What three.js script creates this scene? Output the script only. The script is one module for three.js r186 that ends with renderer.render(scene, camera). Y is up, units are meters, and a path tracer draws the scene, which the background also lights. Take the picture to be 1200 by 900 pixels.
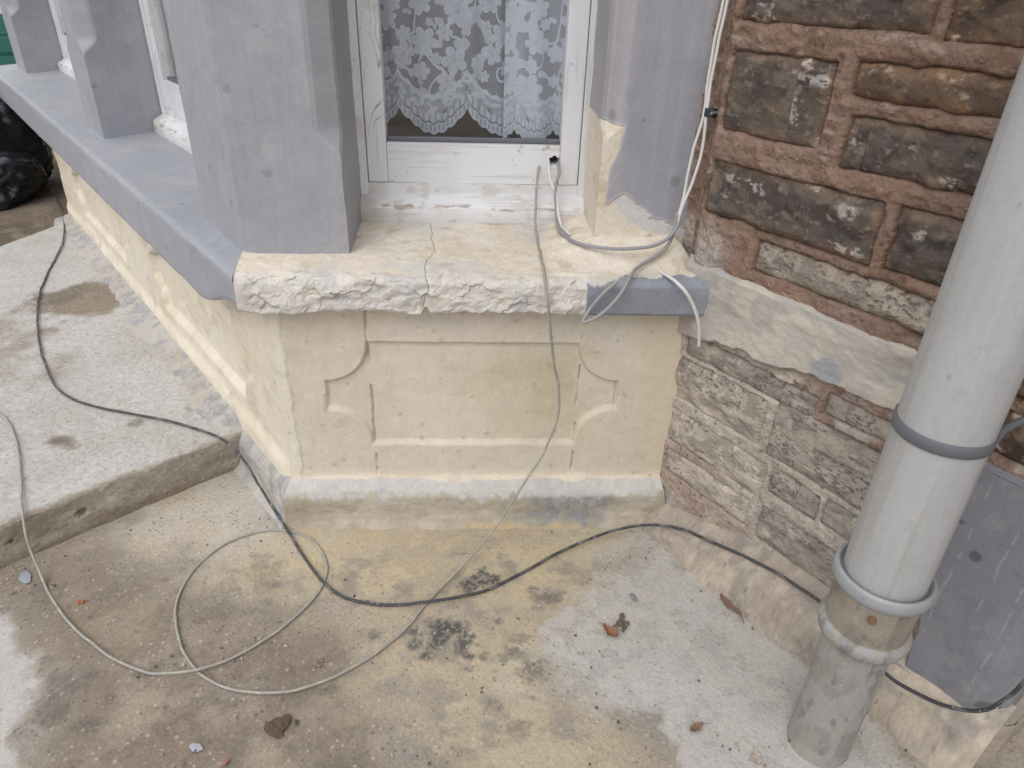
import * as THREE from 'three';
import { mergeGeometries, mergeVertices, toCreasedNormals } from 'three/addons/utils/BufferGeometryUtils.js';
import { RoundedBoxGeometry } from 'three/addons/geometries/RoundedBoxGeometry.js';

// ---------------------------------------------------------------- camera, sky, sun, exposure
const R = (d) => d * Math.PI / 180;
const scene = new THREE.Scene();
const camera = new THREE.PerspectiveCamera(56.93, 4 / 3, 0.05, 200);
camera.position.set(0, 1.3, 0);
camera.rotation.set(R(-30.2), 0, R(1.9));
scene.add(camera);

const skyW = 64, skyH = 32, skyData = new Float32Array(skyW * skyH * 4);
for (let j = 0; j < skyH; j++) for (let i = 0; i < skyW; i++) {
  const el = ((j + 0.5) / skyH - 0.5) * Math.PI, s = Math.max(0, Math.sin(el));
  const l = el > 0 ? 0.92 * (1 + 1.6 * s) / 2.6 + 0.12 : 0.3, k = (j * skyW + i) * 4;   // plain overcast dome
  skyData.set([l * 0.975, l * 1.0, l * 1.045, 1], k);
}
const sky = new THREE.DataTexture(skyData, skyW, skyH, THREE.RGBAFormat, THREE.FloatType);
sky.mapping = THREE.EquirectangularReflectionMapping; sky.magFilter = sky.minFilter = THREE.LinearFilter; sky.needsUpdate = true;
scene.background = sky; scene.environment = sky;

const sun = new THREE.DirectionalLight(0xfffaf3, 0.6);
sun.position.set(-2.2, 6, 3.2); sun.target.position.set(0, 0.4, -1.4);
sun.castShadow = true; sun.shadow.radius = 60; sun.shadow.mapSize.set(2048, 2048);
Object.assign(sun.shadow.camera, { left: -5, right: 5, top: 5, bottom: -5, near: 0.1, far: 20 });
scene.add(sun, sun.target);

const renderer = new THREE.WebGLRenderer({ antialias: true });
renderer.toneMapping = THREE.LinearToneMapping;
renderer.toneMappingExposure = 1.72;
renderer.shadowMap.enabled = true;

// ---------------------------------------------------------------- noise and textures
let seed = 7;
const rnd = () => { seed = (seed * 1664525 + 1013904223) >>> 0; return seed / 4294967296; };
const rr = (a, b) => a + (b - a) * rnd();
const PT = new Float32Array(4096); for (let i = 0; i < 4096; i++) PT[i] = rnd();
const PP = new Uint16Array(8192); { const p = [...Array(4096).keys()]; for (let i = 4095; i > 0; i--) { const j = Math.floor(rnd() * (i + 1)); [p[i], p[j]] = [p[j], p[i]]; } for (let i = 0; i < 8192; i++) PP[i] = p[i & 4095]; }
function n2(x, y) {
  const xi = Math.floor(x), yi = Math.floor(y); let fx = x - xi, fy = y - yi;
  fx = fx * fx * (3 - 2 * fx); fy = fy * fy * (3 - 2 * fy);
  const a = PP[xi & 4095], b = PP[(xi + 1) & 4095], Y = yi & 4095;
  const v00 = PT[PP[a + Y & 8191]], v10 = PT[PP[b + Y & 8191]], v01 = PT[PP[a + Y + 1 & 8191]], v11 = PT[PP[b + Y + 1 & 8191]];
  return (v00 + (v10 - v00) * fx) * (1 - fy) + (v01 + (v11 - v01) * fx) * fy;
}
const n3 = (x, y, z) => { const zi = Math.floor(z); let f = z - zi; f = f * f * (3 - 2 * f); return n2(x + zi * 37.3, y + zi * 17.1) * (1 - f) + n2(x + (zi + 1) * 37.3, y + (zi + 1) * 17.1) * f; };
function fbm(x, y, o = 4) { let s = 0, a = 0.5, t = 0; for (let i = 0; i < o; i++) { s += a * n2(x, y); t += a; const q = x * 1.62 - y * 1.22 + 11.7; y = x * 1.22 + y * 1.62 + 5.3; x = q; a *= 0.5; } return s / t; }
function fbm3(x, y, z, o = 3) { let s = 0, a = 0.5, t = 0; for (let i = 0; i < o; i++) { s += a * n3(x, y, z); t += a; x = x * 2.03 + 11.7; y = y * 2.03 + 5.3; z = z * 2.03 + 3.1; a *= 0.5; } return s / t; }
// broken-stone facets: every cell of an uneven mosaic is a small plane with a height and tilt of its own, about -0.5..0.5
function facet(x, y) {
  x += (n2(x * 1.7, y * 1.7) - 0.5) * 0.5; y += (n2(x * 1.7 + 9, y * 1.7) - 0.5) * 0.5;
  const xi = Math.floor(x), yi = Math.floor(y); let best = 9, r = 0;
  for (let j = -1; j <= 1; j++) for (let i = -1; i <= 1; i++) {
    const h = PP[PP[(xi + i) & 4095] + ((yi + j) & 4095) & 8191], dx = x - xi - i - PT[h], dy = y - yi - j - PT[(h + 501) & 4095], d = dx * dx + dy * dy;
    if (d < best) { best = d; r = (PT[(h + 77) & 4095] - 0.5) * 0.7 + dx * (PT[(h + 191) & 4095] - 0.5) * 1.1 + dy * (PT[(h + 311) & 4095] - 0.5) * 1.1; }
  }
  return r;
}
// scattered roundish spots, one at most per cell: 0..1
function dots(x, y, share = 0.4) {
  const u = x * 0.83 + y * 0.56, v = -x * 0.56 + y * 0.83, xi = Math.floor(u), yi = Math.floor(v), h = PP[PP[xi & 4095] + (yi & 4095) & 8191], r = PT[h];
  if (r > share) return 0;
  const cx = 0.35 + 0.3 * PT[(h + 77) & 4095], cy = 0.35 + 0.3 * PT[(h + 191) & 4095], R0 = 0.1 + 0.24 * PT[(h + 311) & 4095];
  const dx = u - xi - cx, dy = v - yi - cy; return ss(R0, R0 * 0.45, Math.hypot(dx, dy * (0.8 + 0.5 * PT[(h + 5) & 4095])) + (n2(x * 5, y * 5) - 0.5) * 0.12);
}
const ss = (a, b, x) => { const t = Math.min(1, Math.max(0, (x - a) / (b - a))); return t * t * (3 - 2 * t); };
const lerp = (a, b, t) => a + (b - a) * t;
const cl = (x, a = 0, b = 1) => Math.min(b, Math.max(a, x));
function sdPoly(px, py, p) {
  let d = 1e9, s = 1;
  for (let i = 0, j = p.length - 1; i < p.length; j = i++) {
    const ex = p[j][0] - p[i][0], ey = p[j][1] - p[i][1], wx = px - p[i][0], wy = py - p[i][1];
    const t = cl((wx * ex + wy * ey) / (ex * ex + ey * ey)), bx = wx - ex * t, by = wy - ey * t;
    d = Math.min(d, bx * bx + by * by);
    const c1 = py >= p[i][1], c2 = py < p[j][1], c3 = ex * wy > ey * wx;
    if ((c1 && c2 && c3) || (!c1 && !c2 && !c3)) s = -s;
  }
  return s * Math.sqrt(d);
}
// C: running colour (0..255 sRGB), mixed by patches of material
const C = [0, 0, 0];
const set = (c) => { C[0] = c[0]; C[1] = c[1]; C[2] = c[2]; };
const mix = (c, t) => { if (t > 0) { C[0] += (c[0] - C[0]) * t; C[1] += (c[1] - C[1]) * t; C[2] += (c[2] - C[2]) * t; } };
const mul = (k) => { C[0] *= k; C[1] *= k; C[2] *= k; };
function tex(w, h, fn, wrap = THREE.RepeatWrapping) {          // fn(u, v) writes C and returns a height 0..1
  const a = new Uint8Array(w * h * 4), b = new Uint8Array(w * h * 4);
  for (let j = 0; j < h; j++) for (let i = 0; i < w; i++) {
    const k = (j * w + i) * 4, hh = cl(fn((i + 0.5) / w, (j + 0.5) / h)) * 255;
    a[k] = cl(C[0], 0, 255); a[k + 1] = cl(C[1], 0, 255); a[k + 2] = cl(C[2], 0, 255); a[k + 3] = 255;
    b[k] = b[k + 1] = b[k + 2] = hh; b[k + 3] = 255;
  }
  const mk = (d) => { const t = new THREE.DataTexture(d, w, h, THREE.RGBAFormat); t.wrapS = t.wrapT = wrap; t.magFilter = THREE.LinearFilter; t.minFilter = THREE.LinearMipmapLinearFilter; t.generateMipmaps = true; t.needsUpdate = true; return t; };
  const map = mk(a), bump = mk(b); map.colorSpace = THREE.SRGBColorSpace;
  return { map, bump };
}
function mat(t, k, rough, bumpScale = 0.002, extra = {}) {
  const m = new THREE.MeshStandardMaterial({ roughness: rough, metalness: 0, ...extra });
  if (t) { m.map = t.map; m.bumpMap = t.bump; m.bumpScale = bumpScale; }
  if (Array.isArray(k)) m.color.setRGB(...k); else m.color.setRGB(k, k, k);
  return m;
}

// ---------------------------------------------------------------- frames and builders
const aF = R(3.4), aL = R(39.5), aR = R(36);
const fr = (o, rot) => { const g = new THREE.Object3D(); g.position.set(o[0], o[1], o[2]); g.rotation.y = rot; g.updateMatrixWorld(true); return g.matrixWorld.clone(); };
const FF = fr([-0.571, 0, -1.444], aF);                                    // canted front of the bay: x along, z outwards
const at = (M, x, y, z) => new THREE.Vector3(x, y, z).applyMatrix4(M);
const cornerL = at(FF, 0, 0, -0.04), sillL = at(FF, -0.04, 0, 0.02), cornerR = at(FF, 0.99, 0, -0.04);
const FL = fr(cornerL.toArray(), aL - Math.PI / 2);                        // long front of the bay (x = -distance from the corner)
const FS = fr(sillL.toArray(), aL - Math.PI / 2);                          // its sill edge
const FR = fr(cornerR.toArray(), aR - Math.PI / 2);                        // stone house wall: x along, z outwards

const taken = {};
const numbered = (n) => { taken[n] = (taken[n] ?? -1) + 1; return taken[n] ? `${n}_${String(taken[n]).padStart(3, '0')}` : n; };
function group(name, label, category, grp, M) {
  const g = new THREE.Group(); g.name = numbered(name); g.userData = { label, category }; if (grp) g.userData.group = grp;
  if (M) { M.decompose(g.position, g.quaternion, g.scale); } scene.add(g); g.updateMatrixWorld(true); return g;
}
function mesh(name, geo, m, parent, M) {
  const o = new THREE.Mesh(geo, m); o.castShadow = o.receiveShadow = true;
  o.name = parent && parent !== scene ? name : numbered(name);
  (parent ?? scene).add(o);
  if (M) { parent?.updateMatrixWorld?.(true); const L = new THREE.Matrix4(); if (parent && parent !== scene) L.copy(parent.matrixWorld).invert(); L.multiply(M); L.decompose(o.position, o.quaternion, o.scale); }
  o.updateMatrixWorld(true);
  return o;
}
const tag = (o, label, category, grp, kind) => { if (label) o.userData.label = label; if (category) o.userData.category = category; if (grp) o.userData.group = grp; if (kind) o.userData.kind = kind; return o; };
function grid(nu, nv, pos, uv, flip = false) {
  const p = new Float32Array((nu + 1) * (nv + 1) * 3), q = new Float32Array((nu + 1) * (nv + 1) * 2), ix = [];
  for (let j = 0, k = 0; j <= nv; j++) for (let i = 0; i <= nu; i++, k++) {
    const a = pos(i / nu, j / nv); p.set(a, k * 3); q.set(uv ? uv(i / nu, j / nv, a) : [i / nu, j / nv], k * 2);
  }
  for (let j = 0; j < nv; j++) for (let i = 0; i < nu; i++) {
    const a = j * (nu + 1) + i, b = a + 1, c = a + nu + 1, d = c + 1;
    if (flip) ix.push(a, c, b, b, c, d); else ix.push(a, b, c, b, d, c);
  }
  const g = new THREE.BufferGeometry();
  g.setAttribute('position', new THREE.BufferAttribute(p, 3)); g.setAttribute('uv', new THREE.BufferAttribute(q, 2)); g.setIndex(ix); g.computeVertexNormals();
  return g;
}
function box(x0, x1, y0, y1, z0, z1, r = 0) {                              // box with metre uvs
  const g = r ? new RoundedBoxGeometry(x1 - x0, y1 - y0, z1 - z0, 2, r) : new THREE.BoxGeometry(x1 - x0, y1 - y0, z1 - z0);
  g.translate((x0 + x1) / 2, (y0 + y1) / 2, (z0 + z1) / 2);
  return metreUV(g);
}
function metreUV(g0, k = 1) {
  const g = g0.index ? g0.toNonIndexed() : g0, p = g.attributes.position, n = g.attributes.normal, u = new Float32Array(p.count * 2);
  for (let i = 0; i < p.count; i++) {
    const ax = Math.abs(n.getX(i)), ay = Math.abs(n.getY(i)), az = Math.abs(n.getZ(i));
    if (ay > ax && ay > az) u.set([p.getX(i) * k, p.getZ(i) * k], i * 2); else if (ax > az) u.set([p.getZ(i) * k, p.getY(i) * k], i * 2); else u.set([p.getX(i) * k, p.getY(i) * k], i * 2);
  }
  g.setAttribute('uv', new THREE.BufferAttribute(u, 2)); return g;
}
const flat = (g) => { const o = g.index ? g.toNonIndexed() : g; for (const k of Object.keys(o.attributes)) if (!['position', 'normal', 'uv'].includes(k)) o.deleteAttribute(k); return o; };
const join = (...gs) => mergeGeometries(gs.flat().map(flat));
// prism: a polygon (x, z) that may change with height; corners eased so that they catch light
function prism(polyAt, y0, y1, ny, step = 0.03, wob = 0.0015, ease = 0.004, uvAt, uOff = 0.85) {
  const gs = [], eased = (y) => {
    const p = polyAt(y), out = [];
    for (let i = 0; i < p.length; i++) {
      const a = p[(i + p.length - 1) % p.length], b = p[i], c = p[(i + 1) % p.length];
      const la = Math.hypot(a[0] - b[0], a[1] - b[1]), lc = Math.hypot(c[0] - b[0], c[1] - b[1]), ea = Math.min(ease, la / 3), ec = Math.min(ease, lc / 3);
      out.push([b[0] + (a[0] - b[0]) * ea / la, b[1] + (a[1] - b[1]) * ea / la], [b[0] + (c[0] - b[0]) * ec / lc, b[1] + (c[1] - b[1]) * ec / lc]);
    }
    return out;
  };
  const rings = []; for (let j = 0; j <= ny; j++) { const y = lerp(y0, y1, j / ny); rings.push([y, eased(y)]); }
  const n = rings[0][1].length;
  for (let e = 0; e < n; e++) {
    const L = Math.hypot(rings[0][1][e][0] - rings[0][1][(e + 1) % n][0], rings[0][1][e][1] - rings[0][1][(e + 1) % n][1]), nu = Math.max(1, Math.round(L / step));
    gs.push(grid(nu, ny, (u, v) => {
      const [y, q] = rings[Math.round(v * ny)], a = q[e], b = q[(e + 1) % n];
      let x = lerp(a[0], b[0], u), z = lerp(a[1], b[1], u);
      x += (fbm3(x * 14, y * 14, z * 14) - 0.5) * 2 * wob; z += (fbm3(x * 14 + 50, y * 14, z * 14) - 0.5) * 2 * wob;
      return [x, y, z];
    }, uvAt ?? ((u, v, p) => [(p[0] + p[2] * 0.7 + uOff) / 1.3, (p[1] - 0.5) / 1.3])));
  }
  const sh = new THREE.Shape(rings[ny][1].map(([x, z]) => new THREE.Vector2(x, -z))); const cap = new THREE.ShapeGeometry(sh); cap.rotateX(-Math.PI / 2); cap.translate(0, y1, 0); gs.push(cap);
  return join(gs);
}
const V = (a) => new THREE.Vector3(...a);
function tube(pts, r, seg, rad = 8, jitter = 0) {
  const c = new THREE.CatmullRomCurve3(pts.map(V), false, 'centripetal');
  const len = c.getLength(), n = Math.max(4, Math.round(len / 0.03)), fine = [];
  for (let i = 0; i <= n; i++) { const q = c.getPointAt(i / n), k = i && i < n ? 0.0036 : 0; fine.push(q.add(new THREE.Vector3((n2(i * 0.7, 3.5 + pts.length) - 0.5) * k, (n2(i * 0.9, 17.5) - 0.5) * k * 0.4, (n2(i * 0.7, 31.5 + pts.length) - 0.5) * k))); }
  const c2 = new THREE.CatmullRomCurve3(fine, false, 'centripetal'), g = new THREE.TubeGeometry(c2, seg, r, rad, false);
  const caps = [0, 1].map((t) => { const s = new THREE.SphereGeometry(r, rad, 6); s.translate(...c.getPoint(t).toArray()); return s; });
  return join(g, ...caps);
}

// ---------------------------------------------------------------- textures of the surfaces
const GX = -1.5, GZ = -1.95, GW = 2.8, GH = 1.65;
const paleR = [[0.374, -1.48], [0.228, -1.279], [0.096, -1.08], [0.111, -0.971], [0.197, -0.92], [0.297, -0.889], [0.352, -0.82], [0.384, -0.62], [0.95, -0.62], [0.72, -1.0], [0.56, -1.26]];
const paleL = [[-1.5, -1.18], [-1.147, -1.108], [-1.079, -1.055], [-0.96, -0.94], [-0.93, -0.827], [-0.864, -0.745], [-0.85, -0.5], [-1.5, -0.5]];
const palePink = [[-1.033, -1.473], [-0.784, -1.75], [-0.569, -1.434], [-0.262, -1.442], [-0.425, -1.353], [-0.722, -1.324], [-0.927, -1.345]];
const ochreTop = [[-0.569, -1.5], [0.353, -1.55], [0.268, -1.355], [0.202, -1.222], [0.018, -1.162], [-0.221, -1.152], [-0.538, -1.217], [-0.7, -1.21], [-0.647, -1.359]];
const ochreLow = [[-0.314, -1.123], [-0.062, -1.159], [0.205, -1.25], [0.115, -1.069], [0.119, -0.951], [0.26, -0.87], [0.3, -0.6], [0.025, -0.6], [-0.181, -0.872], [-0.302, -0.965]];
const damp = [[-1.293, -1.239], [-1.018, -1.31], [-0.68, -1.211], [-0.329, -1.098], [-0.255, -0.907], [-0.098, -0.6], [-0.825, -0.6], [-0.951, -0.941]];
const spots = [[-0.06, -1.255, 0.046, 1], [-0.03, -1.272, 0.036, 1], [-0.085, -1.25, 0.018, 0.9], [-0.199, -1.108, 0.02, 0.8], [-0.145, -1.105, 0.055, 1], [-0.09, -1.085, 0.035, 0.9], [-0.16, -1.12, 0.016, 1], [-0.167, -1.04, 0.018, 0.9], [-0.074, -1.043, 0.016, 0.8], [-0.087, -1.096, 0.018, 0.9], [-0.06, -1.07, 0.014, 0.8], [0.099, -1.218, 0.035, 0.5], [0.07, -1.24, 0.02, 0.5], [-0.02, -1.275, 0.02, 0.9], [-0.15, -1.08, 0.03, 0.9], [-0.115, -1.125, 0.016, 0.9], [-0.19, -1.075, 0.02, 0.7], [-0.1, -1.055, 0.016, 0.8], [-0.045, -1.045, 0.02, 0.6], [0.02, -1.05, 0.03, 0.5], [0.04, -1.1, 0.03, 0.4], [-0.02, -1.14, 0.015, 0.6],
  [-0.432, -0.86, 0.02, 0.9], [-0.9, -0.883, 0.05, 0.5], [-0.893, -0.933, 0.05, 0.4], [0.066, -1.001, 0.05, 0.5], [-0.814, -0.849, 0.03, 0.5], [-0.69, -1.184, 0.1, 0.35], [-0.6, -1.25, 0.07, 0.3], [-0.288, -1.088, 0.02, 0.6], [0.03, -0.88, 0.03, 0.4], [-0.02, -0.93, 0.02, 0.5], [-0.33, -0.78, 0.08, 0.35], [-0.11, -0.8, 0.05, 0.3]];
const groundTex = tex(1920, 1132, (u, v) => {
  const x = GX + u * GW, z = GZ + v * GH;
  const w1 = fbm(x * 4, z * 4, 5), w2 = fbm(x * 11 + 40, z * 11, 5), w3 = fbm(x * 34 + 9, z * 34, 4), g1 = n2(x * 330, z * 330), g2 = n2(x * 720 + 7, z * 720), g3 = n2(x * 160, z * 160);
  set([172, 160, 146]); mix([188, 177, 163], ss(0.4, 0.65, w1)); mix([158, 150, 142], ss(0.5, 0.72, w2) * 0.5);
  const nz = (w2 - 0.5) * 0.09 + (w3 - 0.5) * 0.05, m = (p, e, k = 1, b = 0) => ss(e, -e, sdPoly(x, z, p) + nz * k + b);
  const dm = m(damp, 0.08, 2.2); mix([148, 133, 117], dm * (0.55 + 0.45 * ss(0.35, 0.65, w2)));
  mix([126, 114, 102], dm * ss(0.5, 0.72, w3) * 0.5);
  const pk = m(palePink, 0.07, 1.5); mix([210, 200, 188], pk * 0.85);
  const oc = Math.max(m(ochreTop, 0.07, 2), m(ochreLow, 0.09, 2.4) * 0.8);
  mix([208, 191, 160], oc * (0.55 + 0.45 * ss(0.36, 0.56, w2 * 0.6 + w3 * 0.4)));
  mix([213, 202, 184], oc * ss(0.52, 0.7, w1) * 0.6);
  const dust = ss(0.5, 0.72, fbm(x * 7 + 3, z * 9 + 8, 5)); mix([202, 186, 160], dust * 0.5 * (1 - dm * 0.4));
  const bl = ss(0.5, 0.74, fbm(x * 16 + 33, z * 22, 6)) * 0.6; mix([146, 139, 132], bl * (0.4 + 0.6 * oc) * (z > -1.36 ? 1 : 0.3));
  const pr = Math.max(m(paleR, 0.012 + 0.05 * ss(0.4, 0.65, w1), 1.6), m(paleL, 0.02, 0.9)); mix([205, 200, 194], pr * 0.93);
  mix([182, 177, 172], pr * ss(0.5, 0.66, w3) * 0.5); mix([207, 204, 200], pr * ss(0.55, 0.7, fbm(x * 9, z * 9 + 70, 4)) * 0.6);
  let dk = 0; for (const s of spots) { const dx = x - s[0], dz = z - s[1]; if (Math.abs(dx) < s[2] * 2.5 && Math.abs(dz) < s[2] * 2.5) dk = Math.max(dk, s[3] * ss(1.25, 0.35, Math.hypot(dx, dz * 1.25) / s[2] + (w3 - 0.5) * 2.6)); }
  mix([92, 89, 88], dk * 0.95 * (0.45 + 0.55 * ss(0.3, 0.6, g3)));
  const pit = dots(x * 75 + 5, z * 75, 0.35) * ss(0.4, 0.58, w3); mix([104, 95, 86], pit * 0.5 * (1 - pr * 0.6) * (1 - oc * 0.7));
  const crumb = dots(x * 62 + 90, z * 62, 0.22); mix([216, 206, 188], crumb * 0.5 * (1 - pr * 0.4));
  const gr = (g1 - 0.5) * 0.12 + (g2 - 0.5) * 0.1 + (g3 - 0.5) * 0.06; mul(1 + gr * (1 - pr * 0.35) * (1 - oc * 0.35));
  return 0.45 + (w3 - 0.5) * 0.5 + (g1 - 0.5) * 0.22 + (g2 - 0.5) * 0.1 + (g3 - 0.5) * 0.22 - pit * 0.3 + crumb * 0.3 + oc * 0.08 - dk * 0.15;
}, THREE.MirroredRepeatWrapping);
console.log('ground texture');

const SX = -3.2, SZ = -3.9, SW = 2.6, SH = 3.4, S0 = [-0.80, -1.69], SD = [-0.709, 0.705], SB = [-Math.sin(aL), -Math.cos(aL)];
const slabAB = (x, z) => { const dx = x - S0[0], dz = z - S0[1], D = SD[0] * SB[1] - SD[1] * SB[0]; return [(dx * SB[1] - dz * SB[0]) / D, (SD[0] * dz - SD[1] * dx) / D]; };
const slabTex = tex(840, 1100, (u, v) => {
  const x = SX + u * SW, z = SZ + v * SH, [a, b] = slabAB(x, z);
  const w1 = fbm(x * 3 + 9, z * 3, 5), w2 = fbm(x * 10 + 4, z * 10, 5), w3 = fbm(x * 30, z * 30 + 8, 4), g1 = n2(x * 260, z * 260), g2 = n2(x * 120, z * 120);
  set([206, 202, 197]); mix([194, 187, 179], ss(0.42, 0.66, w1) * 0.7); mix([209, 205, 199], ss(0.5, 0.7, w2) * 0.6);
  const st = (px, pz, r, q) => ss(1.2, 0.4, Math.hypot((x - px), (z - pz)) / r + (w2 - 0.5) * 2.2) * q;
  mix([160, 147, 131], ss(0.05, -0.15, 0.75 - a + (w2 - 0.5) * 0.5) * 0.75);
  mix([150, 136, 118], st(-1.72, -2.58, 0.22, 0.9)); mix([124, 112, 98], st(-1.84, -2.62, 0.11, 0.7)); mix([150, 138, 122], st(-1.62, -2.72, 0.14, 0.7));
  mix([168, 156, 140], st(-1.95, -2.25, 0.25, 0.7)); mix([165, 153, 138], st(-1.7, -2.0, 0.2, 0.5));
  mix([126, 113, 98], st(-1.27, -1.62, 0.05, 0.9)); mix([140, 128, 113], st(-1.1, -1.74, 0.04, 0.7)); mix([150, 140, 126], st(-0.98, -1.82, 0.03, 0.5));
  if (b < 0.02) { const q = ss(0.02, -0.004, b + (w3 - 0.5) * 0.03); mix([176, 165, 151], q); mix([190, 180, 167], q * ss(0.45, 0.65, w2) * 0.8); mix([150, 136, 120], q * ss(0.5, 0.7, fbm(a * 6, b * 30 + 3, 4)) * 0.6); mix([140, 125, 107], q * ss(-0.085, -0.12, b + (w3 - 0.5) * 0.04) * 0.7); }
  mix([130, 120, 110], dots(x * 55, z * 55, 0.25) * 0.4); mix([222, 217, 210], dots(x * 50 + 30, z * 50, 0.2) * 0.5);
  mul(1 + (g1 - 0.5) * 0.14 + (g2 - 0.5) * 0.1);
  return 0.5 + (w3 - 0.5) * 0.5 + (g1 - 0.5) * 0.25 + (g2 - 0.5) * 0.2;
}, THREE.MirroredRepeatWrapping);

// cream masonry paint on the apron; domain 1.1 x 0.7 m of the canted front
const creamTex = tex(1100, 700, (u, v) => {
  const s = u * 1.1 - 0.05, y = v * 0.7;
  const w1 = fbm(s * 3 + 2, y * 3, 5), w2 = fbm(s * 9 + 2, y * 9 + 4, 5), w3 = fbm(s * 40, y * 40, 4), g = n2(s * 300, y * 300), st = fbm(s * 160, y * 5, 2);
  set([207, 197, 181]); mix([213, 204, 190], ss(0.4, 0.62, w1) * 0.6); mix([201, 189, 170], ss(0.48, 0.68, w2) * 0.4);
  const inn = ss(0.06, -0.06, Math.max(Math.abs(s - 0.56) - 0.2, Math.abs(y - 0.39) - 0.12) + (w1 - 0.5) * 0.3); mix([198, 184, 160], inn * 0.5); mix([190, 174, 147], inn * ss(0.5, 0.7, w2) * 0.5);
  
  mix([205, 186, 156], ss(0.75, 0.4, Math.abs(s - 0.97) / 0.14 + (w2 - 0.5)) * 0.35);
  mix([219, 211, 198], ss(0.036, 0.028, s + (w3 - 0.5) * 0.02) * 0.8);                    // filler along the arris
  mix([226, 213, 192], ss(0.165, 0.13, y + (w3 - 0.5) * 0.03) * 0.7);
  mix([180, 170, 158], ss(0.66, 0.78, fbm(s * 14 + 70, y * 20, 4)) * 0.25);
  mix([160, 146, 128], dots(s * 34, y * 34, 0.12) * 0.35);
  mul(1 + (g - 0.5) * 0.05 + (st - 0.5) * 0.02 + (w3 - 0.5) * 0.05);
  return 0.5 + (w3 - 0.5) * 0.5 + (w2 - 0.5) * 0.5 + (g - 0.5) * 0.12 + (st - 0.5) * 0.12;
});
const creamLongTex = tex(1000, 366, (u, v) => {
  const l = u * 2.8, y = v * 0.7, w1 = fbm(l * 3 + 22, y * 4, 5), w2 = fbm(l * 8 + 2, y * 12 + 4, 5), w3 = fbm(l * 40, y * 40, 4);
  set([213, 202, 184]); mix([219, 210, 195], ss(0.4, 0.62, w1) * 0.8); mix([205, 190, 164], ss(0.5, 0.68, w2) * 0.45);
  mix([194, 168, 128], ss(0.58, 0.72, fbm(l * 7 + 5, y * 3, 4)) * ss(0.3, 0.6, y) * 0.6);
  mix([226, 214, 194], ss(0.25, 0.15, y + (w2 - 0.5) * 0.1) * 0.6); mix([170, 160, 150], ss(0.62, 0.75, fbm(l * 14 + 7, y * 24, 4)) * 0.3);
  mul(1 + (w3 - 0.5) * 0.08); return 0.5 + (w3 - 0.5) * 0.6 + (w2 - 0.5) * 0.4;
});
// sill stone; u along 1.15 m from s=-0.08, v = arc length over 0.62 m (0 at the window)
const SILL_A = 0.62;
const sillTex = tex(1150, 624, (u, v) => {
  const s = u * 1.15 - 0.08, w = v * SILL_A, front = w - 0.42;                            // front > 0: on the nosing
  const w1 = fbm(s * 5, w * 5 + 8, 5), w2 = fbm(s * 14 + 2, w * 14 + 4, 5), w3 = fbm(s * 48, w * 48, 4), g = n2(s * 330, w * 330);
  set([231, 219, 202]); mix([237, 227, 213], ss(0.4, 0.6, w1) * 0.7); mix([222, 204, 178], ss(0.5, 0.68, w2) * 0.45); mix([212, 210, 208], ss(0.56, 0.68, fbm(s * 8 + 60, w * 8, 4)) * 0.55);
  mix([200, 184, 160], ss(0.66, 0.8, fbm(s * 22, w * 22 + 30, 4)) * 0.6);
  const q = ss(-0.012, 0.012, front + (w3 - 0.5) * 0.04);                               // freshly broken face
  mix([219, 213, 206], q * 0.9); mix([205, 203, 202], q * ss(0.42, 0.62, w2) * 0.7); mix([226, 214, 198], q * ss(0.5, 0.7, w3) * 0.6);
  const edge = lerp(0.0, -0.012, ss(0.76, 0.84, s)) + (fbm(s * 34, 3, 5) - 0.5) * 0.06;
  if (s > 0.7) { const p = ss(0.0, 0.004, s - 0.728 + (w3 - 0.5) * 0.012) * ss(edge, edge + 0.004, front); mix([147, 150, 160], p); mix([160, 162, 170], p * ss(0.5, 0.7, w2) * 0.5); mix([236, 226, 210], p * ss(0.004, 0.0, Math.abs(front - edge - 0.003)) * 0.8); }
  if (s > 0.9) { mix([158, 150, 142], ss(-0.28, -0.34, front + (w2 - 0.5) * 0.12) * ss(0.86, 0.96, s + (w2 - 0.5) * 0.1)); mix([150, 142, 134], ss(0.97, 1.0, s + (w2 - 0.5) * 0.08) * ss(-0.02, -0.08, front) * 0.8); }
  mul(1 + (g - 0.5) * 0.07 + (w3 - 0.5) * 0.08);
  return 0.5 + (w3 - 0.5) * 0.7 + (g - 0.5) * 0.15 + (w2 - 0.5) * 0.3;
}, THREE.ClampToEdgeWrapping);
// grey-violet masonry paint, 1.3 m tile
const paintTex = tex(720, 720, (u, v) => {
  const s = u * 1.3, y = v * 1.3, w1 = fbm(s * 3, y * 3, 5), w2 = fbm(s * 9 + 9, y * 9, 5), w3 = fbm(s * 36, y * 36 + 4, 4), g = n2(s * 260, y * 260);
  set([158, 159, 166]); mix([168, 168, 173], ss(0.42, 0.62, w1) * 0.5); mix([148, 151, 161], ss(0.5, 0.68, w2) * 0.3); mix([168, 163, 165], ss(0.55, 0.7, fbm(s * 5 + 30, y * 4, 4)) * 0.35);
  mix([182, 177, 174], ss(0.67, 0.78, fbm(s * 11, y * 11 + 50, 5)) * 0.25); mix([128, 128, 134], dots(s * 22, y * 22, 0.07) * 0.5);
  const br = fbm(s * 130, y * 9, 3); mul(1 + (g - 0.5) * 0.04 + (w3 - 0.5) * 0.05 + (br - 0.5) * 0.05);
  return 0.5 + (w3 - 0.5) * 0.6 + (w2 - 0.5) * 0.5 + (g - 0.5) * 0.1 + (br - 0.5) * 0.25;
}, THREE.MirroredRepeatWrapping);
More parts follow.
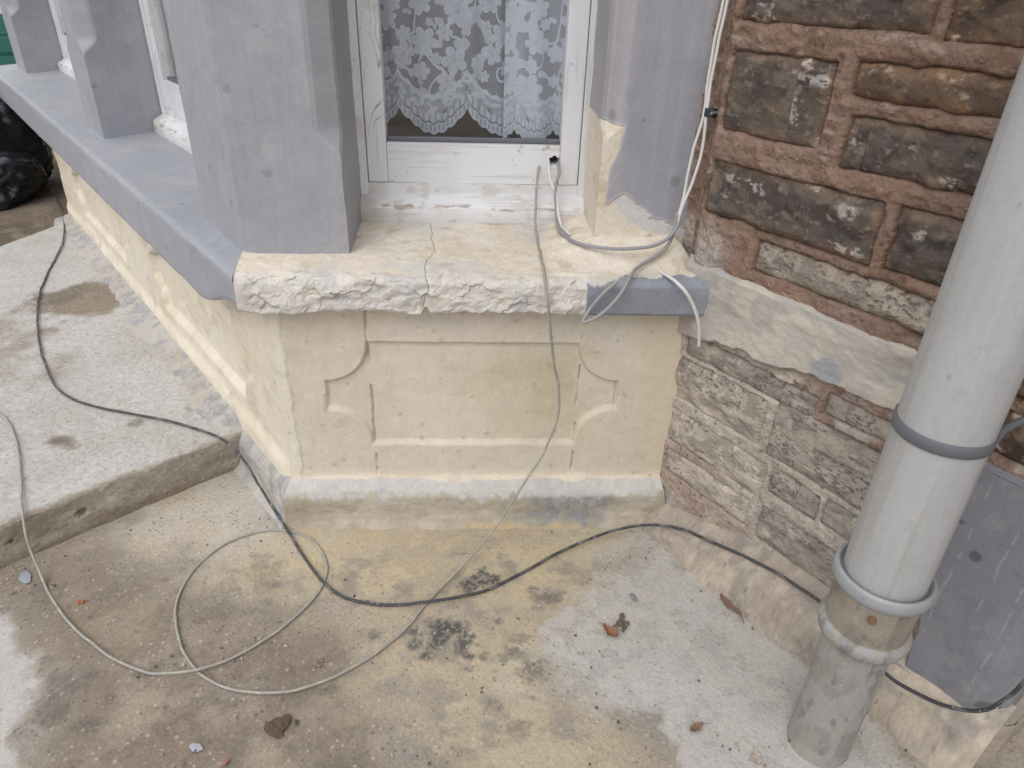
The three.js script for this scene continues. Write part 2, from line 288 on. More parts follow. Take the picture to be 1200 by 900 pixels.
// the same paint flaking from the pilaster: domain s 0.70..1.02, y 0.70..1.34
const bare = [[0.6, 1.019], [0.807, 1.017], [0.809, 0.978], [0.782, 0.932], [0.784, 0.845], [0.827, 0.868], [0.855, 0.846], [0.89, 0.823], [0.88, 0.811], [0.921, 0.803], [0.95, 0.796], [1.1, 0.78], [1.1, 0.6], [0.6, 0.6]];
const bareGrey = [[0.804, 0.85], [0.827, 0.868], [0.855, 0.846], [0.89, 0.823], [0.88, 0.811], [0.921, 0.803], [0.95, 0.796], [1.1, 0.8], [1.1, 0.76], [0.907, 0.775], [0.835, 0.80]];
const pilasterTex = tex(512, 1024, (u, v) => {
  const s = 0.70 + u * 0.32, y = 0.70 + v * 0.64, w1 = fbm(s * 5, y * 3, 5), w2 = fbm(s * 16 + 9, y * 16, 5), w3 = fbm(s * 60, y * 60 + 4, 4), g = n2(s * 300, y * 300), br = fbm(s * 90, y * 4, 3);
  set([160, 160, 168]); mix([168, 167, 174], ss(0.42, 0.62, w1) * 0.7); mix([152, 152, 162], ss(0.5, 0.7, w2) * 0.4); mix([178, 172, 175], ss(0.02, -0.004, s - 0.80 + (w2 - 0.5) * 0.03) * 0.5); mul(1 + (br - 0.5) * 0.07);
  mix([122, 122, 130], dots(s * 20, y * 20, 0.07) * 0.5);
  const nz = (w3 - 0.5) * 0.014 + (w2 - 0.5) * 0.012, b = ss(0.0015, -0.0015, sdPoly(s, y, bare) + nz);
  const lip = ss(0.006, 0.0, Math.abs(sdPoly(s, y, bare) + nz - 0.002));
  mix([224, 213, 196], b); mix([210, 196, 172], b * ss(0.45, 0.65, w2) * 0.7); mix([236, 226, 208], b * ss(0.5, 0.68, w1) * 0.6); mix([194, 176, 148], b * ss(0.6, 0.75, fbm(s * 26, y * 26, 4)) * 0.6);
  const bg = ss(0.004, -0.004, sdPoly(s, y, bareGrey) + nz); mix([204, 203, 203], bg * b * 0.85); mix([216, 214, 212], lip * (1 - b) * 0.35);
  mul(1 + (g - 0.5) * 0.05);
  return 0.7 - b * 0.5 + (w3 - 0.5) * (0.25 + 0.5 * b) + (w2 - 0.5) * 0.3 * b;
}, THREE.ClampToEdgeWrapping);
// white gloss on old timber, 0.9 m tile, grain along v
const woodTex = tex(768, 768, (u, v) => {
  const s = u * 0.9, y = v * 0.9, w1 = fbm(s * 6, y * 6, 5), gr = fbm(s * 150, y * 6, 4), w3 = fbm(s * 40 + 8, y * 40, 4);
  set([219, 220, 223]); mix([209, 211, 215], ss(0.45, 0.65, w1) * 0.6); mix([186, 184, 182], ss(0.6, 0.74, gr) * 0.45); mix([190, 184, 176], ss(0.66, 0.8, fbm(s * 9 + 70, y * 9, 5)) * 0.5); mix([128, 118, 106], ss(0.79, 0.86, w3) * 0.5);
  const ck = ss(0.012, 0.0, Math.abs(n2(s * 60 + w1 * 6, y * 2.2) - 0.5)) * ss(0.55, 0.7, fbm(s * 5 + 3, y * 3, 3)); mix([120, 112, 104], ck * 0.7);
  return 0.5 + (gr - 0.5) * 0.5 + (w3 - 0.5) * 0.25 - ck * 0.4;
});
const cillTex = tex(900, 150, (u, v) => {                                                // timber cill: u 0.9 m along, v 0.1 m up the face and slope
  const x = u * 0.9, y = v * 0.1, w1 = fbm(x * 8, y * 30, 5), w2 = fbm(x * 30, y * 60, 5), gr = fbm(x * 8, y * 260, 4);
  set([218, 218, 220]); mix([206, 205, 206], ss(0.45, 0.65, w1) * 0.6); mix([190, 186, 180], ss(0.6, 0.74, gr) * 0.45);
  const line = ss(0.006, 0.0, Math.abs(y - 0.051 + (w1 - 0.5) * 0.016 + (w2 - 0.5) * 0.006)) * ss(0.45, 0.6, fbm(x * 26, y * 50, 4)); mix([146, 134, 120], line * 0.85);
  mix([152, 122, 96], ss(0.013, 0.007, y + (w2 - 0.5) * 0.008) * ss(0.4, 0.55, fbm(x * 9 + 4, 5, 4)) * 0.85);
  mix([176, 164, 150], ss(0.6, 0.72, w2) * 0.35); mix([168, 156, 140], ss(0.08, 0.0, x + (w2 - 0.5) * 0.06) * 0.5);
  return 0.5 + (gr - 0.5) * 0.5 + (w2 - 0.5) * 0.4 - line * 0.3;
}, THREE.MirroredRepeatWrapping);
const quoinTex = tex(360, 560, (u, v) => {                                               // scuffed quoin surface, coloured darker than the pillars, 0.36 x 0.56 m
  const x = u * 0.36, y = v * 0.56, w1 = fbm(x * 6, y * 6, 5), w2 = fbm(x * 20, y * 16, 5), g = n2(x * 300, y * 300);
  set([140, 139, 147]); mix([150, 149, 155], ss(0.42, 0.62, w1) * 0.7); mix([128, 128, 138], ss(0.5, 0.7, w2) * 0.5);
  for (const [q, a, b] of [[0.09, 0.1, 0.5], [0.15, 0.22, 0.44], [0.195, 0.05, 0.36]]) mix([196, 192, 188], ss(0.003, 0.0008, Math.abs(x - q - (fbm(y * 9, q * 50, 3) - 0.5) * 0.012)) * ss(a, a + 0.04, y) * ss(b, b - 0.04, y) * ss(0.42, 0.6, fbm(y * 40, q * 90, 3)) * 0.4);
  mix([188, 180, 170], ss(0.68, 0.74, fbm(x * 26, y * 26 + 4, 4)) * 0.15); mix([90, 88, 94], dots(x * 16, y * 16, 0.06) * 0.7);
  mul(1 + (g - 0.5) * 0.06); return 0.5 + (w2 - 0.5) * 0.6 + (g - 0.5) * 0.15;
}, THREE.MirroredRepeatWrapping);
// rubble stone: dark and dust-covered, 0.9 m tiles
const stoneTex = tex(840, 840, (u, v) => {
  const s = u * 0.9, y = v * 0.9, wx = fbm(s * 7, y * 7, 4) * 0.12, w1 = fbm(s * 8 + wx * 20, y * 20 + wx * 30, 5), w2 = fbm(s * 30, y * 46, 5), w3 = fbm(s * 90, y * 120, 4), g = n2(s * 420, y * 420);
  set([94, 84, 77]); mix([74, 65, 60], ss(0.45, 0.62, w1) * 0.8); mix([122, 108, 94], ss(0.52, 0.7, w2) * 0.7); mix([112, 96, 82], ss(0.58, 0.74, fbm(s * 9 + 33, y * 12, 4)) * 0.5);
  const qz = ss(0.57, 0.7, fbm(s * 14 + 70 + y * 6, y * 30 + 9, 5)) * ss(0.4, 0.55, w3); mix([186, 180, 174], qz * 0.8);
  mix([150, 142, 136], ss(0.66, 0.78, w3) * 0.5); mix([58, 51, 48], ss(0.62, 0.78, fbm(s * 40 + 8, y * 60, 4)) * 0.5);
  mul(1 + (g - 0.5) * 0.16); return 0.5 + (w1 - 0.5) * 0.6 + (w2 - 0.5) * 0.6 + (w3 - 0.5) * 0.3;
});
const dustyTex = tex(840, 840, (u, v) => {
  const s = u * 0.9, y = v * 0.9, w1 = fbm(s * 7, y * 16, 5), w2 = fbm(s * 28, y * 60, 5), w3 = fbm(s * 130, y * 260, 4), g = n2(s * 400, y * 400);
  set([176, 169, 161]); mix([192, 184, 172], ss(0.42, 0.6, w1) * 0.8); mix([142, 136, 131], ss(0.5, 0.66, w2) * 0.65); mix([108, 103, 101], ss(0.56, 0.68, w3) * ss(0.42, 0.6, fbm(s * 9 + 4, y * 26, 4)) * 0.8); mix([214, 206, 192], ss(0.6, 0.75, fbm(s * 50 + 30, y * 50, 4)) * 0.6);
  mul(1 + (g - 0.5) * 0.1); return 0.5 + (w1 - 0.5) * 0.5 + (w2 - 0.5) * 0.8 + (w3 - 0.5) * 0.4;
});
// mortar of the house wall; domain t -0.1..0.9, y 0..1.4
const mortarTex = tex(800, 1100, (u, v) => {
  const t = -0.1 + u, y = v * 1.4, w1 = fbm(t * 5, y * 5, 5), w2 = fbm(t * 16 + 3, y * 16, 5), w3 = fbm(t * 60, y * 60, 4), g = n2(t * 330, y * 330), sm = fbm(t * 12, y * 90, 3);
  set([138, 113, 99]); mix([150, 127, 114], ss(0.42, 0.62, w1) * 0.7); mix([122, 96, 80], ss(0.5, 0.68, w2) * 0.7); mix([172, 156, 146], ss(0.58, 0.74, sm * 0.5 + w2 * 0.5) * 0.6); mix([156, 126, 94], ss(0.6, 0.75, fbm(t * 8 + 30, y * 8, 4)) * 0.4);
  const low = ss(0.62, 0.54, y - t * 0.12 + (w2 - 0.5) * 0.14);                         // pale dust and slurry over the old pointing
  mix([180, 171, 161], low * 0.92); mix([194, 185, 172], low * ss(0.45, 0.62, w2) * 0.7); mix([160, 136, 124], low * ss(0.52, 0.66, w1) * 0.65); mix([124, 98, 88], low * ss(0.3, 0.42, t) * ss(0.4, 0.5, y) * ss(0.4, 0.55, w2) * 0.85);
  mix([176, 168, 160], ss(0.1, 0.02, t + (w2 - 0.5) * 0.1) * ss(0.86, 0.8, y) * (1 - low) * 0.8);
  const grit = dots(t * 90, y * 90, 0.4); mix([190, 176, 164], grit * 0.3); mix([92, 74, 64], dots(t * 55 + 8, y * 55, 0.22) * 0.5);
  mul(1 + (g - 0.5) * 0.14 + (w3 - 0.5) * 0.22); return 0.45 + (w3 - 0.5) * 0.8 + (w2 - 0.5) * 0.4 + (sm - 0.5) * 0.3 + grit * 0.25;
}, THREE.MirroredRepeatWrapping);
const slurryTex = tex(768, 512, (u, v) => {                                              // smooth cement smear, 0.6 x 0.4 m
  const t = u * 0.6, y = v * 0.4, w1 = fbm(t * 6, y * 9, 5), w2 = fbm(t * 20, y * 34, 5), w3 = fbm(t * 80, y * 120, 3), g = n2(t * 400, y * 400);
  set([188, 181, 171]); mix([178, 172, 166], ss(0.42, 0.6, w1) * 0.8); mix([208, 198, 182], ss(0.5, 0.66, w2) * 0.6); mix([170, 158, 148], ss(0.58, 0.7, fbm(t * 10 + 5, y * 24, 4)) * 0.6);
  mix([158, 160, 165], ss(0.03, 0.018, Math.hypot((t - 0.37) * 0.8, y - 0.16) + (w2 - 0.5) * 0.03) * 0.8);
  mul(1 + (g - 0.5) * 0.06 + (w3 - 0.5) * 0.06); return 0.5 + (w2 - 0.5) * 0.7 + (w3 - 0.5) * 0.3;
}, THREE.MirroredRepeatWrapping);
// plinth render: domain 1.1 m x 0.24 m of arc (0 at the wall)
const plinthTex = tex(1100, 256, (u, v) => {
  const s = u * 1.1 - 0.05, w = v * 0.24, w1 = fbm(s * 5, w * 6 + 4, 5), w2 = fbm(s * 14, w * 26, 5), w3 = fbm(s * 60, w * 60, 4), g = n2(s * 300, w * 300), st = fbm(s * 60, w * 6, 3);
  set([222, 208, 186]); mix([203, 200, 195], ss(0.006, 0.014, w + (w3 - 0.5) * 0.012));
  const low = ss(0.05, 0.075, w + (st - 0.5) * 0.05 + (w2 - 0.5) * 0.02); mix([178, 167, 150], low); mix([192, 182, 166], low * ss(0.45, 0.62, w2) * 0.8); mix([162, 150, 131], low * ss(0.5, 0.68, w1) * 0.7);
  mix([138, 140, 144], ss(0.05, -0.02, Math.abs(s - 0.74) - 0.09 + (w2 - 0.5) * 0.08) * ss(0.05, 0.07, w) * ss(0.17, 0.15, w) * (0.35 + 0.65 * ss(0.4, 0.6, w3)) * 0.85);
  mix([198, 174, 134], ss(0.13, 0.15, w + (w2 - 0.5) * 0.04) * ss(0.2, 0.1, Math.abs(s - 0.62)) * 0.75);
  mul(1 + (g - 0.5) * 0.07 + (w3 - 0.5) * 0.08 + (st - 0.5) * 0.06); return 0.5 + (w3 - 0.5) * 0.6 + (w2 - 0.5) * 0.5 + (st - 0.5) * 0.2;
}, THREE.MirroredRepeatWrapping);
// grey mottled mortar for the fillets and curb, 1 m tile
const filletTex = tex(768, 768, (u, v) => {
  const s = u, y = v, w1 = fbm(s * 6, y * 6, 5), w2 = fbm(s * 18, y * 18 + 4, 5), w3 = fbm(s * 60, y * 60, 4), g = n2(s * 280, y * 280);
  set([200, 195, 189]); mix([190, 180, 168], ss(0.45, 0.6, w1) * 0.7); mix([168, 169, 173], ss(0.5, 0.66, w2) * 0.7); mix([212, 202, 186], ss(0.56, 0.7, w3) * 0.6); mix([150, 148, 148], ss(0.62, 0.76, fbm(s * 30 + 9, y * 30, 4)) * 0.5);
  mul(1 + (g - 0.5) * 0.1); return 0.5 + (w3 - 0.5) * 0.8 + (w2 - 0.5) * 0.4;
});
const curbTex = tex(768, 512, (u, v) => {
  const s = u, y = v * 0.5, w1 = fbm(s * 5, y * 9, 5), w2 = fbm(s * 16, y * 20 + 4, 5), w3 = fbm(s * 70, y * 70, 4), g = n2(s * 320, y * 320);
  set([184, 172, 159]); mix([174, 160, 148], ss(0.45, 0.6, w1) * 0.7); mix([204, 190, 170], ss(0.5, 0.64, w2) * 0.6); mix([146, 138, 132], ss(0.6, 0.72, fbm(s * 12 + 9, y * 16, 4)) * 0.6);
  mix([130, 120, 112], dots(s * 60, y * 60, 0.2) * 0.4); mix([212, 202, 188], dots(s * 50 + 9, y * 50, 0.15) * 0.4);
  mul(1 + (g - 0.5) * 0.1 + (w3 - 0.5) * 0.16); return 0.5 + (w3 - 0.5) * 0.8 + (w2 - 0.5) * 0.4;
});
const pipeTex = tex(512, 1024, (u, v) => {
  const s = u * 0.4, y = v * 1.2, w1 = fbm(u * 7, y * 6, 5), w2 = fbm(u * 26, y * 30, 5), g = n2(u * 150, y * 260), st = fbm(u * 60, y * 5, 3);
  set([175, 175, 176]); mix([169, 169, 169], ss(0.42, 0.62, w1) * 0.6); mix([180, 179, 178], ss(0.5, 0.7, st) * 0.4); mix([158, 157, 156], ss(0.62, 0.8, w2) * 0.35); mix([130, 126, 122], dots(u * 34, y * 38, 0.03) * 0.4); const run = ss(0.62, 0.75, fbm(u * 30 + 4, y * 1.6, 4)); mix([156, 152, 146], run * 0.4);
  mul(1 + (g - 0.5) * 0.04); return 0.5 + (w2 - 0.5) * 0.5 + (st - 0.5) * 0.3;
});
const stubTex = tex(512, 512, (u, v) => {
  const y = v * 0.5, w1 = fbm(u * 8, y * 14, 5), w2 = fbm(u * 30, y * 50, 5), g = n2(u * 170, y * 300);
  set([152, 150, 147]); mix([134, 131, 128], ss(0.42, 0.62, w1) * 0.8); mix([160, 150, 136], ss(0.5, 0.7, w2) * 0.6); mix([112, 109, 107], ss(0.62, 0.76, fbm(u * 16 + 4, y * 22, 4)) * 0.6); mix([178, 174, 168], dots(u * 26, y * 40, 0.08) * 0.4);
  mul(1 + (g - 0.5) * 0.08); return 0.5 + (w2 - 0.5) * 0.8;
});
const earthTex = tex(512, 512, (u, v) => {
  const x = u * 2, z = v * 2, w1 = fbm(x * 3, z * 3, 5), w2 = fbm(x * 12, z * 12, 5), g = n2(x * 120, z * 120);
  set([156, 139, 118]); mix([132, 116, 98], ss(0.42, 0.62, w1)); mix([178, 162, 140], ss(0.52, 0.7, w2) * 0.7); mul(1 + (g - 0.5) * 0.2); return 0.5 + (w2 - 0.5) * 0.8 + (g - 0.5) * 0.3;
}, THREE.MirroredRepeatWrapping);
console.log('textures');

const M = {
  ground: mat(groundTex, 0.72, 0.93, 0.0026), slab: mat(slabTex, 0.72, 0.93, 0.004), earth: mat(earthTex, 0.5, 0.97, 0.01),
  cream: mat(creamTex, 0.98, 0.9, 0.0022), creamLong: mat(creamLongTex, 0.98, 0.9, 0.002), plinth: mat(plinthTex, 0.85, 0.92, 0.003),
  sill: mat(sillTex, 0.84, 0.92, 0.003), paint: mat(paintTex, 0.9, 0.62, 0.0022), pilaster: mat(pilasterTex, 0.9, 0.72, 0.003),
  wood: mat(woodTex, 1, 0.5, 0.0012), stone: mat(stoneTex, 0.86, 0.85, 0.006, { vertexColors: true }), stoneBrown: mat(stoneTex, [0.94, 0.82, 0.71], 0.88, 0.006, { vertexColors: true }), speckled: mat(dustyTex, [0.7, 0.67, 0.64], 0.95, 0.005, { vertexColors: true }), dusty: mat(dustyTex, [0.66, 0.64, 0.62], 0.95, 0.006), dustyPale: mat(dustyTex, [0.86, 0.83, 0.79], 0.95, 0.006),
  mortar: mat(mortarTex, 0.84, 0.95, 0.007), slurry: mat(slurryTex, 0.88, 0.94, 0.003), fillet: mat(filletTex, 0.74, 0.94, 0.004), curb: mat(curbTex, 0.78, 0.93, 0.003),
  pipe: mat(pipeTex, 0.92, 0.5, 0.0008), stub: mat(stubTex, 0.95, 0.72, 0.0015), socket: mat(stubTex, [0.86, 0.8, 0.7], 0.6, 0.001),
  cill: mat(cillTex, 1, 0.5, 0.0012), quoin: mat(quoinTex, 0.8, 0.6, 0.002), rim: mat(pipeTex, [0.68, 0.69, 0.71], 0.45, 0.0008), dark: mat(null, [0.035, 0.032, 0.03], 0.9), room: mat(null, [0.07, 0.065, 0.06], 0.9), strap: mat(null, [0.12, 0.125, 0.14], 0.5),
};

// ---------------------------------------------------------------- ground, raised slab, earth
{
  const und = (x, z) => (fbm(x * 2.2 + 5, z * 2.2, 4) - 0.5) * 0.008 + (fbm(x * 14, z * 14 + 3, 4) - 0.5) * 0.0035;
  const edges = (a, b, n, far0, far1) => { const o = [far0, far0 * 0.4 + a * 0.6]; for (let i = 0; i <= n; i++) o.push(lerp(a, b, i / n)); o.push(b * 0.6 + far1 * 0.4, far1); return o; };
  const xs = edges(-1.6, 1.4, 330, -90, 90), zs = edges(-1.95, 0.0, 220, -90, 90);
  const g = grid(xs.length - 1, zs.length - 1, (u, v) => { const x = xs[Math.round(u * (xs.length - 1))], z = zs[Math.round(v * (zs.length - 1))]; return [x, Math.abs(x) < 3 && Math.abs(z) < 3 ? und(x, z) - 0.001 : -0.001, z]; }, (u, v, p) => [(p[0] - GX) / GW, (p[2] - GZ) / GH], true);
  tag(mesh('ground', g, M.ground, scene), 'stained concrete yard with ochre dust and pale dry patches', 'ground', null, 'structure');

  const bmax = (a) => Math.max(1.2, 2.4 - 0.7 * a), H = 0.12, rad = 0.012;
  const hole = [[0.42, 0.062, 0.013], [0.58, 0.06, 0.007]];
  const slab = grid(330, 300, (u, v) => {
    const a = -0.1 + u * 1.9, rows = 300, j = v * rows;
    let b, y, out = 0;
    if (j <= 60) { y = lerp(-0.01, H - rad, j / 60); b = 0; } else if (j <= 72) { const t = (j - 60) / 12 * Math.PI / 2; b = rad * (1 - Math.cos(t)); y = H - rad + rad * Math.sin(t); } else { b = lerp(rad, bmax(a), (j - 72) / (rows - 72)); y = H; }
    const px = S0[0] + SD[0] * a + SB[0] * b, pz = S0[1] + SD[1] * a + SB[1] * b;
    const e = (fbm(a * 14, y * 20 + 5, 4) - 0.5) * 0.009 + (fbm(a * 50, y * 50, 3) - 0.5) * 0.003;
    const edge = ss(0.06, 0.0, b);
    let dent = 0; for (const h of hole) dent += 0.022 * ss(1.0, 0.6, Math.hypot(a - h[0], y - h[1]) / h[2]) * (b < 0.001 ? 1 : 0);
    out = -e * edge + dent;
    const top = b > 0 ? (fbm(px * 4, pz * 4, 4) - 0.5) * 0.008 + (fbm(px * 18, pz * 18, 3) - 0.5) * 0.004 - edge * 0.006 * fbm(a * 24, 3, 3) : 0;
    return [px + SB[0] * out, y + top, pz + SB[1] * out];
  }, (u, v, p) => {
    const [a, b] = slabAB(p[0], p[2]); const j = v * 300; let bb = b; if (j <= 66) bb = -(H - p[1]);
    const x = S0[0] + SD[0] * a + SB[0] * bb, z = S0[1] + SD[1] * a + SB[1] * bb; return [(x - SX) / SW, (z - SZ) / SH];
  }, true);
  tag(mesh('raised_slab', slab, M.slab, scene), 'raised concrete slab with damp front edge beside the bay', 'step', null, 'structure');

  const P = (a, b) => [S0[0] + SD[0] * a + SB[0] * b, S0[1] + SD[1] * a + SB[1] * b];
  const earth = grid(160, 160, (u, v) => { const a = -6 + u * 16, b = 1.9 + v * v * 14, [x, z] = P(a, b); return [x, 0.085 + (fbm(x * 3, z * 3, 5) - 0.5) * 0.05 - ss(2.0, 1.9, b) * 0.12, z]; }, (u, v, p) => [p[0] / 2, p[2] / 2], true);
  tag(mesh('earth', earth, M.earth, scene), 'bare brown earth behind the raised slab', 'earth', null, 'structure');
}

// ---------------------------------------------------------------- the bay window
const bay = group('bay_window', 'canted bay window with cream apron wall, grey pillars and chipped stone sill', 'bay window', null, FF);
// apron of the canted front: recessed panel with scooped corners
const ticket = (s, y, x0, x1, y0, y1, r) => {
  const cx = (x0 + x1) / 2, cy = (y0 + y1) / 2, hx = (x1 - x0) / 2, hy = (y1 - y0) / 2, qx = Math.abs(s - cx), qy = Math.abs(y - cy);
  return Math.max(Math.max(qx - hx, qy - hy), r - Math.hypot(qx - hx, qy - hy));
};
{
  const s1 = 1.02;
  const g = grid(430, 250, (u, v) => {
    const s = u * s1, y = 0.09 + v * 0.56;
    const wv = (fbm(s * 26, y * 26, 3) - 0.5) * 0.004;
    const d = ticket(s + wv, y + wv, 0.119, 0.84, 0.242, 0.528, 0.106), cy = 0.385;
    const wide = y < cy ? 0.011 : 0.004;
    let n = -0.04 - 0.012 * ss(wide, -0.003, d);
    n += (fbm(s * 5 + 3, y * 5, 4) - 0.5) * 0.006 + (fbm(s * 30, y * 30, 3) - 0.5) * 0.0012;
    for (const [sc, a, b, k] of [[0.226, 0.15, 0.62, 1], [0.742, 0.16, 0.55, 2]]) {        // the joints between the three stones
      const m = sc + (fbm(y * 20, k * 9, 3) - 0.5) * 0.008, q = ss(0.0032, 0.0006, Math.abs(s - m)) * ss(a - 0.02, a + 0.01, y) * ss(b + 0.02, b - 0.01, y);
      n -= 0.008 * q * ss(0.3, 0.55, n2(y * 36, k * 5 + 0.5));
    }
    n -= 0.005 * ss(0.004, 0.0, Math.abs(s - 0.838)) * ss(0.335, 0.345, y) * ss(0.43, 0.42, y);
    n += 0.003 * ss(0.034, 0.028, s + (fbm(y * 30, 2, 3) - 0.5) * 0.014);
    n += 0.012 * ss(0.14, 0.105, y + (fbm(s * 12, 7, 3) - 0.5) * 0.02);
    n = -0.04 + (n + 0.04) * ss(-0.004, 0.03, s);
    return [s, y, n];
  }, (u, v, p) => [(p[0] + 0.05) / 1.1, p[1] / 0.7]);
  mesh('apron_wall', join(g, box(0.003, 1.0, 0, 0.66, -0.35, -0.075)), M.cream, bay);
}
// apron of the long front
{
  const Lw = 2.8;
  const g = grid(520, 110, (u, v) => {
    const l = (1 - u) * Lw, y = 0.05 + v * 0.57;
    let n = 0; const per = 1.3, lm = l - 0.12, k = Math.floor(lm / per), q = lm - k * per, wv = (fbm(l * 26, y * 26, 3) - 0.5) * 0.005;
    const d = ticket(q + wv, y + wv, 0.07, 1.0, 0.25, 0.5, 0.09);
    n -= 0.02 * ss(y < 0.375 ? 0.012 : 0.005, -0.003, d);
    n += (fbm(l * 4 + 31, y * 5, 4) - 0.5) * 0.007 + (fbm(l * 30, y * 30, 3) - 0.5) * 0.0015;
    for (const c of [1.05, 2.1]) n -= 0.01 * ss(0.006, 0.001, Math.abs(l - c - (fbm(y * 14, c * 9, 3) - 0.5) * 0.03)) * ss(0.25, 0.34, y);
    n += 0.012 * ss(0.2, 0.15, y + (fbm(l * 9, 7, 3) - 0.5) * 0.03);
    n *= ss(-0.004, 0.04, l);
    return [-l, y, n];
  }, (u, v, p) => [-p[0] / 2.8, p[1] / 0.7]);
  mesh('apron_wall', join(g, box(-2.8, -0.02, 0, 0.62, -0.35, -0.035)), M.creamLong, bay, FL);
  mesh('recess_wall', box(-4.1, -2.81, 0, 0.64, -0.75, -0.45), M.cream, bay, FL);
}
// plinth
{
  const prof = [[-0.045, 0.134], [-0.036, 0.126], [-0.023, 0.115], [-0.013, 0.102], [-0.006, 0.086], [-0.002, 0.062], [0.001, 0.036], [0.007, 0.016], [0.019, 0.003], [0.035, -0.01]];
  const len = [0]; for (let i = 1; i < prof.length; i++) len.push(len[i - 1] + Math.hypot(prof[i][0] - prof[i - 1][0], prof[i][1] - prof[i - 1][1]));
  const T = len[len.length - 1], atArc = (w) => { let i = 1; while (i < prof.length - 1 && len[i] < w) i++; const t = (w - len[i - 1]) / (len[i] - len[i - 1]); return [lerp(prof[i - 1][0], prof[i][0], t), lerp(prof[i - 1][1], prof[i][1], t)]; };
  const g = grid(300, 60, (u, v) => {
    const [n, y] = atArc(v * T), s0 = -0.509 * (n + 0.04), s1 = 1.0 + n * 0.6, s = lerp(s0, s1, u);
    const e = (fbm(s * 8, v * 3, 4) - 0.5) * 0.01 + (fbm(s * 40, v * 12, 3) - 0.5) * 0.003, k = ss(s0, s0 + 0.05, s); return [s, y + e * k * 0.5 * (v < 0.5 ? 1 : 0.3), n + e * k];
  }, (u, v, p) => [(p[0] + 0.05) / 1.1, v * T / 0.24], true);
  mesh('plinth', g, M.plinth, bay);
  const g2 = grid(110, 60, (u, v) => {
    const [n0, y] = atArc(v * T), n = n0 + 0.04, l0 = -0.509 * (n0 + 0.04), l = lerp(l0, 0.34, u);
    const e = (fbm(l * 8 + 40, v * 3, 4) - 0.5) * 0.01 + (fbm(l * 40, v * 12, 3) - 0.5) * 0.003, k = ss(l0, l0 + 0.05, l); return [-l, y + e * 0.5 * k, n + e * k];
  }, (u, v, p) => [p[0], p[1] + p[2]], false);
  mesh('plinth', g2, M.fillet, bay, FL);
  const g3 = grid(300, 24, (u, v) => {                                     // mortar fillet where the wall meets the slab
    const l = 0.325 + u * 2.45, n = lerp(-0.01, 0.1 + (fbm(l * 6, 1, 4) - 0.5) * 0.06, v), y = 0.165 - 0.042 * Math.pow(v, 0.6) + (fbm(l * 20, v * 4, 4) - 0.5) * 0.012 - 0.006 - ss(0.9, 1, v) * 0.012 - 0.03 * ss(0.37, 0.325, l); return [-l, y, n];
  }, (u, v, p) => [p[0], p[2] + 3]);
  mesh('mortar_fillet', g3, M.fillet, bay, FL);
}
